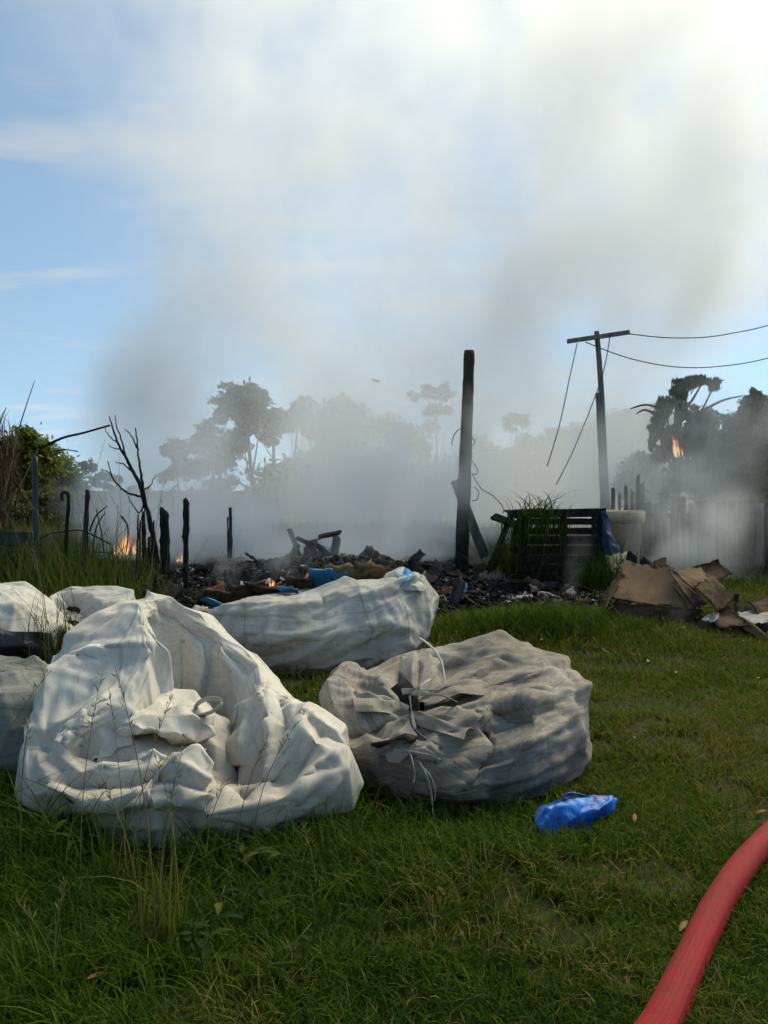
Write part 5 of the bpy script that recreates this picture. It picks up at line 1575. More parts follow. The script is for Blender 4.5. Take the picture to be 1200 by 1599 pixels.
def burnt_card(name, a, b, scorch, reach):
    t = NT(name); c = t.coord('Object')
    base = t.ramp(t.noise(c, 3.0, 6, .65), [(.3, b), (.65, a)])
    n = t.noise(c, 7, 6, .7)
    k = t.math('ADD', t.attr('rim'), t.math('MULTIPLY', t.math('SUBTRACT', n, .5), .7))
    cl = t.mix(t.ramp(k, [(0.0, 1.0), (reach, 0.0)]), base, (.016, .012, .010))
    cl = t.mix(t.ramp(t.noise(c, 2.4, 6, .7, .4), [(.52, 0.0), (.66, scorch)]), cl, (.035, .024, .016))
    t.bsdf(cl, .88, .1, t.bump(t.math('ADD', t.noise(c, 22, 5, .7), t.math('MULTIPLY', t.noise(t.coord('Object', (1, 1, 40)), 4, 2, .5), .4)), .3, .008))
    return t.m


M_bc1 = burnt_card('brown_cardboard_sheet', (.215, .142, .084), (.15, .096, .055), .7, .07)
M_bc2 = burnt_card('scorched_cardboard_sheet', (.15, .098, .06), (.08, .052, .032), .9, .18)


def cardboard():
    g = 'cardboard in the pile on the right'
    L = [
        ('large tan cardboard panel forming the front of the pile', [(972, 889, 7.0), (1048, 897, 6.95), (1096, 962, 6.52), (954, 946, 6.58)], M_bc1),
        ('darker lower flap folded under the front panel', [(955, 944, 6.56), (1097, 960, 6.50), (1072, 990, 6.40), (948, 984, 6.46)], M_bc2),
        ('cardboard side panel sloping down at the left of the pile', [(975, 891, 7.02), (957, 944, 6.62), (943, 978, 6.80), (950, 925, 7.15)], M_bc1),
        ('tan cardboard top flap at the peak of the pile', [(1038, 896, 7.05), (1098, 890, 7.15), (1122, 930, 6.85), (1060, 928, 6.7)], M_bc1),
        ('long bent cardboard strip folded over the right of the pile', [(1080, 922, 6.62), (1108, 914, 6.72), (1148, 945, 6.46), (1122, 962, 6.36)], M_bc1),
        ('narrow dark strip across the middle of the pile', [(1042, 902, 6.78), (1058, 900, 6.80), (1104, 956, 6.46), (1086, 958, 6.44)], M_bc2),
        ('second narrow strip lying beneath the dark one', [(1052, 918, 6.70), (1068, 914, 6.72), (1100, 968, 6.42), (1084, 966, 6.42)], M_bc1),
        ('scorched dark cardboard at the right top of the pile', [(1088, 892, 7.15), (1122, 900, 7.2), (1145, 948, 6.82), (1112, 934, 6.75)], M_bc2),
        ('black curl of cardboard standing at the left peak', [(974, 892, 7.1), (980, 878, 7.2), (996, 882, 7.2), (1000, 894, 7.1)], M_char),
        ('black curl of cardboard behind the top edge', [(998, 894, 7.15), (1004, 882, 7.25), (1022, 886, 7.25), (1030, 897, 7.15)], M_char),
        ('small pale flap sticking up on the top edge', [(1022, 886, 7.05), (1040, 888, 7.05), (1042, 904, 6.95), (1024, 902, 6.95)], M_bc1),
        ('torn cardboard corner hanging from the bottom of the pile', [(1006, 984, 6.40), (1026, 985, 6.40), (1020, 1006, 6.30), (1010, 1004, 6.30)], M_bc2),
        ('scorched sheet jutting out at the foot of the pile', [(1040, 978, 6.42), (1112, 962, 6.42), (1130, 992, 6.28), (1060, 1000, 6.30)], M_bc2),
        ('brown sheet pointing right below the bent strip', [(1098, 962, 6.42), (1140, 950, 6.46), (1176, 985, 6.25), (1120, 990, 6.25)], M_bc2),
        ('tan sheet lying flat at the right edge of the rubbish', [(1165, 945, 6.75), (1225, 938, 6.85), (1250, 965, 6.6), (1180, 965, 6.55)], M_bc2),
        ('pale torn strip sticking out towards the right edge', [(1150, 974, 6.30), (1166, 972, 6.32), (1222, 1004, 6.15), (1212, 1012, 6.12)], M_bc1),
        ('dark sheet tilted up behind the cardboard peak', [(1060, 905, 7.2), (1120, 888, 7.4), (1140, 915, 7.3), (1090, 930, 7.1)], M_bc2),
    ]
    for k, (l, c, m) in enumerate(L):
        c = [(x_, y_ - 13 * (1000 - y_) / 110, d_) for x_, y_, d_ in c]
        panel('cardboard_sheet', l, c, m, 900 + k, g)
    # scorched rubbish to the right
    g = 'scorched rubbish on the right'
    t = NT('grey_sheet'); c = t.coord('Object')
    t.bsdf(t.ramp(t.noise(c, 6, 5, .65), [(.35, (.07, .07, .073)), (.6, (.26, .26, .265))]), .6, .3, t.bump(t.noise(c, 16, 5, .7), .5, .02))
    def rs(label, ctrl, mat, seed, name='scorched_sheet', thick=.01):
        o, v = sheet(name, [[P(*q) for q in row] for row in ctrl], 20, 18, mat, None, seed, dict(big=.02, mid=.012, fine=.003), thick=thick)
        tag(o, label, 'sheet', g)
    rs('grey white sheet at the right edge beyond the cardboard', [[(1150, 958, 6.6), (1180, 950, 6.7), (1230, 946, 6.8)], [(1148, 966, 6.45), (1185, 963, 6.5), (1235, 962, 6.55)], [(1150, 974, 6.38), (1185, 974, 6.38), (1235, 976, 6.4)]], t.m, 1.0)
    rs('black sheet beneath the grey white sheet', [[(1145, 972, 6.42), (1180, 974, 6.42), (1235, 974, 6.42)], [(1140, 985, 6.36), (1180, 990, 6.34), (1235, 994, 6.34)], [(1138, 1004, 6.38), (1180, 1008, 6.36), (1235, 1010, 6.36)]], M_char, 2.0)
    rs('dark scorched panel between cardboard and grey sheet', [[(1092, 968, 6.5), (1115, 962, 6.5), (1148, 958, 6.55)], [(1090, 985, 6.42), (1115, 985, 6.4), (1150, 985, 6.42)], [(1095, 1005, 6.4), (1118, 1008, 6.38), (1150, 1010, 6.38)]], M_char, 4.0)
    rs('shiny grey foil scrap beside the cardboard', [[(1097, 965, 6.36), (1112, 960, 6.36), (1125, 958, 6.4)], [(1100, 974, 6.3), (1112, 972, 6.28), (1122, 970, 6.3)]], t.m, 5.0)
    rs('small grey scrap at the foot of the scorched panel', [[(1120, 986, 6.3), (1132, 985, 6.3), (1142, 988, 6.3)], [(1120, 994, 6.25), (1132, 996, 6.22), (1144, 996, 6.25)]], t.m, 6.0)
    rs('upright splinter of card right of the pile', [[(1150, 928, 6.6), (1154, 926, 6.6)], [(1144, 950, 6.5), (1153, 952, 6.5)], [(1140, 970, 6.42), (1156, 972, 6.42)]], M_bc2, 7.0)
    rs('brown scorched card behind the splinter', [[(1155, 940, 6.8), (1168, 938, 6.85), (1176, 944, 6.9)], [(1152, 958, 6.62), (1166, 956, 6.65), (1178, 956, 6.7)]], M_bc2, 8.0)
    rs('dark crumpled sheet under the front of the cardboard', [[(955, 975, 6.6), (1030, 980, 6.55), (1100, 975, 6.6)], [(952, 990, 6.5), (1030, 1000, 6.42), (1098, 998, 6.45)]], M_char, 9.0)
    for k in range(16):
        rg = np.random.default_rng(400 + k)
        chunk('scorched_scrap', 'scorched scrap in the rubbish right of the cardboard pile', rg.uniform(1085, 1225), rg.uniform(968, 1008), rg.uniform(6.3, 6.6), (rg.uniform(.06, .2), rg.uniform(.04, .12), .012), (M_char, M_bc2, M_char, t.m)[k % 4], 400 + k, (rg.normal(0, .6), rg.normal(0, .6), rg.uniform(0, 3)), group=g)


cardboard()


# ------------------------------------------------------------------ utility pole and lines
def utility():
    D = 13.0; k = D / FPX
    root = empty('utility_pole', P(946, 800, D) * np.array([1, 1, 0]), 'leaning wooden utility pole with tilted crossarm, spliced half way', 'utility pole')
    rng = np.random.default_rng(91)
    MB().tube(catmull(np.array([P(948, 880, D), P(946, 800, D), P(942, 720, D), P(939, 660, D), P(936, 613, D)]), 16), np.linspace(17, 11, 16) * k / 2, 12, True, .05, rng).build('lower_pole', M_greywood, root)
    MB().tube(catmull(np.array([P(946, 760, D - .13), P(941, 640, D - .13), P(936, 560, D - .13), P(932, 517, D - .13)]), 16), np.linspace(9, 7.5, 16) * k / 2, 10, True, .04, rng).build('upper_pole', M_greywood, root)
    MB().board(P(887, 533, D - .22), P(983, 518.5, D - .22), 6.5 * k, .07, (0, 0, 1), rng, .06).build('crossarm', M_greywood, root)
    for ps in ([(902, 536), (890, 590), (875, 660), (855, 728)], [(953, 525), (943, 580), (922, 640), (895, 705), (869, 757)]):
        MB().tube(catmull(np.array([P(x, y, D - .2 - .4 * i) for i, (x, y) in enumerate(ps)]), 20), .008, 5).build('hanging_wire', M_wire, root)
    for ps, l in (([(982, 521), (1040, 527), (1100, 526.5), (1150, 519), (1200, 508), (1300, 478), (1440, 425)], 'upper power line running right from the crossarm'), ([(915, 534), (950, 548), (990, 561), (1040, 571), (1090, 574), (1150, 569), (1200, 559), (1300, 532), (1440, 480)], 'lower sagging power line crossing behind the pole')):
        MB().tube(catmull(np.array([P(x, y, D - .2 + .2 * i) for i, (x, y) in enumerate(ps)]), 40), .009, 5).build('power_line', M_wire, label=l, cat='power line', smooth=True)


utility()


# ------------------------------------------------------------------ plank fence on the right
def fence():
    D = 10.6
    root = empty('plank_fence', P(1100, 895, D) * np.array([1, 1, 0]), 'weathered upright plank fence behind the smoke on the right', 'fence')
    rng = np.random.default_rng(95)
    x = 1012.0; k = 0
    while x < 1480:
        w = rng.uniform(9, 15); top = 775 + rng.uniform(-8, 12)
        if x > 1090: top = 784 + rng.uniform(-3, 3)
        d = D + rng.normal(0, .03)
        zb = P(x, 900, d)
        MB().board(P(x + rng.normal(0, 2), top, d), P(x, 903, d), w * D / FPX, .03, (1, 0, 0), rng, .12).build('picket', (M_wood, M_ashen, M_greywood, M_char, M_wood)[k % 5] if k not in (3, 5) else M_pale, root)
        x += w + rng.uniform(0.5, 4); k += 1
    for y in (805, 865):
        MB().board(P(1005, y, D + .06), P(1485, y + 2, D + .06), 8 * D / FPX, .05, (0, 0, 1), rng, .1, 14).build('rail', M_wood, root)
    # odd stakes before the pole
    for i, (x, t_, b_, w) in enumerate([(958, 765, 870, 8), (968, 772, 870, 6), (978, 760, 870, 7), (988, 768, 880, 9), (997, 742, 880, 8), (1003, 755, 885, 10)]):
        post('fence_stake', ('leftmost weathered stake behind the beige tub', 'second weathered stake from the left behind the tub', 'third weathered stake, above the middle of the tub', 'fourth weathered stake, above the right half of the tub', 'tallest weathered stake behind the right rim of the tub', 'thickest weathered stake beside the fence end')[i], (x, t_), (x + rng.uniform(-2, 2), b_), 11.2, w * .8, w, (M_wood, M_greywood)[i % 2], 500 + i, 7, group='stakes behind the beige tub', cat='stake', jag=.8)
    for i, (x, t_, b_, w, m, l) in enumerate([(1063, 800, 892, 9, M_pale, 'pale split post before the fence, left of the pair'), (1073, 795, 890, 8, M_pale, 'pale split post before the fence, right of the pair'), (1040, 800, 850, 6, M_pale, 'short pale stake before the fence, left of the split pair')]):
        post('split_post', l, (x - 3, t_), (x, b_), 10.2, w * .6, w, m, 520 + i, 7, group='pale split posts', cat='post')


fence()
# ------------------------------------------------------------------ trees
def leaf_mat(name, stops, trans=0.25):
    t = NT(name)
    c = t.ramp(t.attr('tint'), stops)
    t.leafy(c, t.mix(1.0, c, (1.1, 1.15, 0.5), 'MULTIPLY'), trans, 0.55, 0.25)
    return t.m


L_euc = leaf_mat('eucalypt_leaf', [(0, (0.028, 0.038, 0.02)), (.5, (0.062, 0.074, 0.036)), (1, (0.14, 0.13, 0.055))], .4)
L_dark = leaf_mat('dark_tree_leaf', [(0, (0.026, 0.042, 0.019)), (.5, (0.055, 0.078, 0.032)), (1, (0.11, 0.125, 0.048))], .35)
L_green = leaf_mat('green_leaf_with_sunlight', [(0, (0.05, 0.085, 0.018)), (.5, (0.11, 0.15, 0.03)), (1, (0.24, 0.22, 0.05))], .55)  # leaf colour raised to stand in for sunlight on the crowns
L_gold = leaf_mat('gold_shrub_leaf', [(0, (0.07, 0.075, 0.018)), (.5, (0.15, 0.14, 0.03)), (1, (0.27, 0.23, 0.05))])
M_bark = mat_two('pale_bark', (0.16, 0.13, 0.10), (0.36, 0.31, 0.25), 6, .85, .1, .5, .03, (1, 1, .2))
M_bark2 = mat_two('dark_bark', (0.035, 0.028, 0.02), (0.09, 0.075, 0.055), 8, .9, .1, .6, .03, (1, 1, .2))


def leaf_cloud(rng, blobs, n, size, droop=0.2, shell=0.3, aspect=0.4):
    """leaf faces through soft-edged clumps; blobs = [(centre, rx, ry, rz)]"""
    vol = np.array([b[1] * b[2] * b[3] for b in blobs]) ** (2 / 3); vol /= vol.sum()
    cnt = rng.multinomial(n, vol)
    C = []
    for (c, rx, ry, rz), m in zip(blobs, cnt):
        # each clump holds smaller sprays, so that light and dark gather
        ns = max(6, int(m / 26))
        u = rng.normal(0, 1, (ns, 3)); u /= np.linalg.norm(u, axis=1, keepdims=True)
        sp = u * (shell + (1 - shell) * rng.random((ns, 1)) ** .6) * np.array([rx, ry, rz]) * rng.uniform(.6, 1.25, (ns, 1)) + c
        k = rng.integers(0, ns, m)
        sr = 0.42 * min(rx, rz)
        C.append(sp[k] + rng.normal(0, 1, (m, 3)) * np.array([sr, sr, sr * .6]) * .6)
    p = np.concatenate(C); n = len(p)
    d = rng.normal(0, 1, (n, 3)); d[:, 2] -= droop * 3; d /= np.linalg.norm(d, axis=1, keepdims=True)
    s_ = np.cross(d, rng.normal(0, 1, (n, 3))); s_ /= np.linalg.norm(s_, axis=1, keepdims=True)
    L = rng.uniform(.6, 1.3, n)[:, None] * size
    v = np.stack([p - d * L / 2, p + s_ * L * aspect / 2, p + d * L / 2, p - s_ * L * aspect / 2], 1).reshape(-1, 3)
    f = np.arange(n * 4).reshape(-1, 4)
    return v, f, n


def tree(name, label, base, blobs, d, mat, n, size, trunk=None, bark=None, group='trees behind the smoke', seed=1, branches=True, droop=.2, cat='tree', dd=None, aspect=.4, tint=(0.45, .22)):
    """base: photo point of the foot; blobs: (px, py, half width px, half height px[, depth offset])"""
    rng = np.random.default_rng(seed); k = d / FPX
    b = P(base[0], base[1], d)
    root = empty(name, b, label, cat, group)
    B = []
    for q in blobs:
        off = q[4] if len(q) > 4 else rng.uniform(-.5, .5) * q[2] * k
        B.append((P(q[0], q[1], d + off), q[2] * k, q[2] * k * .9, q[3] * k))
    v, f, n = leaf_cloud(rng, B, n, size, droop, aspect=aspect)
    me = np_mesh('crown', v, f)
    z = v[::4, 2]; zz = (z - z.min()) / (np.ptp(z) + 1e-6)
    point_attr(me, 'tint', np.repeat(np.clip(rng.normal(tint[0], tint[1], n), 0, 1), 4))
    link_mesh('crown', me, mat, root)
    if trunk:
        top = trunk[0]; tw = trunk[1]
        m = MB()
        T = P(top[0], top[1], d)
        mid = (b + T) / 2 + np.array([rng.normal(0, .04), 0, 0]) * np.linalg.norm(T - b)
        pts = catmull(np.array([b, mid, T]), 14)
        m.tube(pts, np.linspace(tw, tw * .45, 14) * k / 2, 8)
        if branches:
            for c, rx, ry, rz in B:
                s0 = pts[rng.integers(6, 14)]
                q = catmull(np.array([s0, (s0 + c) / 2 + np.array([0, 0, -.1 * np.linalg.norm(c - s0)]), c]), 8)
                m.tube(q, np.linspace(tw * .4, tw * .12, 8) * k / 2, 5)
        m.build('trunk', bark or M_bark, root, smooth=True)
    return root


# eucalypts across the middle
tree('eucalyptus_tree', 'tall eucalyptus with a high rounded crown, clearest of the trees in the smoke', (396, 870), [(372, 622, 26, 22), (395, 630, 22, 24), (352, 632, 18, 20), (376, 650, 22, 16), (368, 690, 22, 22), (385, 670, 14, 16), (345, 652, 10, 14), (410, 622, 8, 12)], 38, L_euc, 5200, .34, ((384, 640), 9), seed=2, tint=(.55, .25))
tree('eucalyptus_tree', 'pale trunked eucalyptus right of the tall rounded one', (415, 850), [(430, 655, 22, 20), (400, 662, 14, 16), (418, 685, 18, 16)], 44, L_euc, 2400, .36, ((425, 665), 6), seed=3)
tree('eucalyptus_tree', 'umbrella shaped eucalyptus left of the tall one', (285, 800), [(276, 700, 20, 14), (262, 742, 16, 10), (290, 735, 20, 14), (278, 715, 10, 8)], 50, L_euc, 2200, .38, ((277, 705), 4), seed=4)
tree('eucalyptus_tree', 'broad eucalyptus between the umbrella tree and the tall one', (335, 820), [(320, 690, 24, 22), (340, 720, 26, 20), (310, 730, 20, 16), (325, 670, 16, 14), (350, 755, 22, 14)], 46, L_euc, 3600, .38, ((325, 690), 6), seed=5)
tree('eucalyptus_tree', 'faint rounded eucalyptus in the smoke right of the tall one', (465, 840), [(470, 640, 18, 20), (455, 660, 16, 16), (480, 665, 14, 14)], 50, L_euc, 2200, .38, ((467, 650), 5), seed=6)
tree('eucalyptus_tree', 'great rounded eucalyptus nearly lost in the thick smoke', (540, 850), [(532, 640, 36, 34), (505, 670, 30, 30), (560, 668, 34, 32), (530, 700, 44, 30), (495, 730, 34, 30), (570, 720, 36, 30)], 48, L_euc, 6000, .40, ((532, 690), 10), seed=7)
tree('eucalyptus_tree', 'faint eucalyptus right of the great rounded one', (620, 850), [(610, 672, 30, 26), (640, 690, 30, 24), (600, 720, 30, 26), (650, 730, 30, 24)], 55, L_euc, 4200, .42, ((615, 700), 8), seed=8)
tree('eucalyptus_tree', 'faint high crowned eucalyptus left of the tall pole', (680, 830), [(668, 612, 14, 10), (692, 612, 18, 12), (648, 618, 8, 8), (680, 640, 20, 10), (700, 640, 10, 9), (672, 665, 14, 10)], 60, L_euc, 2600, .42, ((680, 640), 5), seed=9)
tree('eucalyptus_tree', 'low faint eucalyptus right beside the tall pole', (752, 800), [(750, 690, 18, 12), (768, 700, 10, 8), (745, 710, 14, 10)], 60, L_euc, 1500, .42, ((752, 700), 4), seed=10)
tree('eucalyptus_tree', 'small umbrella eucalyptus standing clear between the two poles', (808, 790), [(808, 654, 20, 9), (794, 662, 10, 9), (820, 662, 10, 6), (800, 670, 8, 5)], 62, L_euc, 1900, .36, ((807, 665), 3.2), seed=11)
tree('eucalyptus_tree', 'low dark tree between tall pole and small umbrella tree', (768, 800), [(760, 730, 24, 16), (790, 725, 20, 14), (815, 712, 16, 12)], 64, L_dark, 1800, .42, ((775, 740), 4), seed=12)
for k, (x, y, rx, ry, l) in enumerate([(440, 760, 46, 44, 'dark tree mass low in the smoke below the tall eucalyptus'), (505, 760, 48, 52, 'dark tree mass in the middle of the smoke'), (575, 765, 50, 46, 'dim tree mass in the thick smoke left of the tall pole'), (300, 790, 50, 30, 'low hazy bush behind the burnt sapling'), (380, 800, 50, 30, 'low hazy bush behind the slim pointed post'), (650, 780, 50, 36, 'dim low bush left of the tall pole')]):
    tree('bushy_tree', l, (x, y + ry + 25), [(x, y, rx, ry), (x - rx * .5, y + ry * .5, rx * .7, ry * .6), (x + rx * .5, y + ry * .4, rx * .7, ry * .6), (x, y - ry * .5, rx * .6, ry * .5)], 34 + k, L_dark, 3600, .32, ((x, y), 8), seed=20 + k, bark=M_bark2)
for k, (x0, y0, x1, y1, w, l) in enumerate([(388, 765, 397, 870, 9, 'bare pale trunk in the smoke below the tall eucalyptus'), (411, 790, 414, 830, 6, 'short pale trunk right of the bare trunk')]):
    post('bare_trunk', l, (x0, y0), (x1, y1), 30, w * .8, w, M_bark, 600 + k, 8, group='bare trunks in the smoke', cat='trunk')
# wooded ridge on the right and more crowns closing the line
for k, (x, y, r_, l) in enumerate([(770, 715, 30, 'leftmost hazy crown on the wooded ridge'), (830, 700, 32, 'hazy crown on the ridge below the small umbrella tree'), (872, 690, 30, 'hazy crown on the ridge under the hanging wires'), (905, 680, 34, 'hazy crown on the ridge left of the utility pole'), (948, 668, 34, 'hazy crown on the ridge behind the utility pole'), (985, 660, 34, 'hazy crown on the ridge right of the utility pole'), (1020, 652, 30, 'hazy crown on the ridge behind the scorched tree'), (720, 735, 36, 'low hazy crown behind the tall pole'), (860, 735, 40, 'low hazy crown under the hanging wires'), (960, 715, 40, 'low hazy crown behind the utility pole foot')]):
    tree('ridge_tree', l, (x, y + r_ * 2), [(x, y, r_, r_ * .6), (x - r_ * .6, y + r_ * .4, r_ * .7, r_ * .5), (x + r_ * .6, y + r_ * .3, r_ * .7, r_ * .5), (x + r_ * .1, y - r_ * .35, r_ * .5, r_ * .35)], 66, L_dark, 2400, .5, ((x, y), 5), seed=80 + k, bark=M_bark2, group='trees on the wooded ridge')
# left side
tree('leafy_tree', 'green tree with sunlight in its leaf colour at the left edge behind the reeds', (45, 850), [(40, 700, 32, 28), (15, 715, 28, 32), (72, 710, 22, 24), (60, 735, 34, 26), (25, 750, 36, 26), (40, 678, 18, 14)], 24, L_green, 9000, .17, ((42, 720), 12), seed=31, bark=M_bark2, group='trees on the left', tint=(.6, .25))
tree('leafy_tree', 'deeper green rounded tree right of the left edge post', (100, 850), [(95, 735, 28, 22), (112, 752, 24, 22), (80, 750, 24, 24), (120, 768, 20, 14), (98, 722, 16, 10), (100, 765, 30, 18)], 28, L_green, 8000, .18, ((98, 745), 9), seed=32, bark=M_bark2, group='trees on the left', tint=(.4, .2))
for k, (x, y, rx, ry, l) in enumerate([(75, 772, 46, 10, 'yellow flowering shrub behind the left edge post'), (128, 782, 38, 18, 'olive shrub behind the notched post'), (60, 800, 50, 20, 'dry pinkish scrub behind the left edge post')]):
    tree('shrub', l, (x, y + ry + 25), [(x, y, rx, ry), (x - rx * .4, y + 5, rx * .6, ry), (x + rx * .4, y + 4, rx * .6, ry)], 20 + k * 1.5, (L_gold, L_gold, L_euc)[k], 3200, .13, ((x, y), 4), seed=40 + k, bark=M_bark2, group='shrubs on the left', cat='shrub')
for k, (x, y, rx, ry, b, l) in enumerate([(138, 728, 12, 8, 770, 'small umbrella tree against the sky left of the burnt sapling'), (163, 744, 13, 8, 775, 'small umbrella tree beside the burnt sapling'), (182, 748, 9, 5, 780, 'tiny umbrella tree behind the burnt sapling'), (170, 760, 16, 6, 785, 'low flat tree behind the burnt sapling'), (215, 762, 20, 6, 790, 'low tree line behind the burnt sapling'), (148, 752, 8, 6, 780, 'small low tree left of the umbrella tree')]):
    tree('umbrella_tree', l, (x, b + 20), [(x, y, rx, ry), (x + rx * .6, y + ry * .6, rx * .5, ry * .6)], 70, L_euc, 700, .42, ((x, y), 2.5), seed=50 + k, group='distant umbrella trees')

# right side
tree('drooping_tree', 'tall scorched tree with drooping leaves and flames up its trunk', (1062, 880), [(1040, 638, 13, 22), (1026, 668, 10, 24), (1048, 690, 11, 30), (1060, 612, 12, 16), (1078, 597, 15, 9), (1100, 593, 13, 6), (1117, 600, 9, 9), (1085, 648, 9, 24), (1034, 712, 10, 18), (1066, 640, 8, 20), (1018, 690, 6, 16)], 14, L_dark, 5200, .13, ((1058, 620), 17), seed=61, bark=M_bark2, group='trees on the right', droop=.8, aspect=.3)
for k, ps in enumerate([[(1035, 640), (1010, 632), (985, 638)], [(1030, 650), (1008, 640), (995, 646)], [(1100, 640), (1130, 625), (1160, 618)]]):
    MB().tube(catmull(np.array([P(x, y, 13.9) for x, y in ps]), 10), np.linspace(.03, .012, 10), 5).build('twig', M_bark2, bpy.data.objects['drooping_tree'], smooth=True)
tree('conifer_tree', 'dark dense conifer rising at the right edge', (1180, 880), [(1178, 650, 24, 34), (1150, 680, 30, 34), (1190, 700, 40, 44), (1130, 710, 26, 34), (1165, 745, 44, 36), (1210, 650, 24, 40), (1120, 750, 30, 30), (1215, 740, 40, 50), (1172, 622, 8, 12), (1186, 618, 8, 12)], 13.2, L_dark, 16000, .12, ((1180, 680), 14), seed=62, bark=M_bark2, group='trees on the right')
tree('conifer_tree', 'smoke veiled dark tree between the scorched tree and the conifer', (1095, 880), [(1095, 665, 22, 24), (1080, 700, 24, 30), (1105, 700, 24, 36), (1090, 740, 34, 34), (1110, 650, 12, 12)], 15, L_dark, 8000, .13, ((1092, 690), 12), seed=63, bark=M_bark2, group='trees on the right')
tree('bushy_tree', 'dim bush in the smoke behind the fence stakes', (1010, 880), [(1000, 730, 26, 28), (1025, 760, 26, 30), (985, 760, 26, 24), (1010, 790, 34, 24)], 18, L_dark, 4200, .17, ((1005, 740), 8), seed=64, bark=M_bark2, group='trees on the right')
tree('bushy_tree', 'dark bush behind the right end of the fence', (1160, 880), [(1150, 800, 40, 34), (1195, 800, 40, 40), (1110, 810, 36, 30)], 13, L_dark, 6000, .13, ((1155, 810), 8), seed=65, bark=M_bark2, group='trees on the right')

for k, (x, y, r_, d_, l) in enumerate([(1290, 690, 60, 15, 'dark tree just past the right edge behind the fence'), (1400, 700, 70, 17, 'second dark tree past the right edge behind the fence'), (-70, 730, 46, 23, 'leafy tree just past the left edge'), (-170, 740, 50, 26, 'second leafy tree past the left edge')]):
    tree('leafy_tree', l, (x, 890), [(x, y, r_, r_ * .7), (x - r_ * .5, y + r_ * .5, r_ * .8, r_ * .6), (x + r_ * .5, y + r_ * .4, r_ * .8, r_ * .6), (x, y - r_ * .5, r_ * .6, r_ * .45), (x, y + r_, r_, r_ * .6)], d_, L_dark if x > 0 else L_green, 7000, .17, ((x, y), 12), seed=90 + k, bark=M_bark2, group='trees past the edges of the picture')
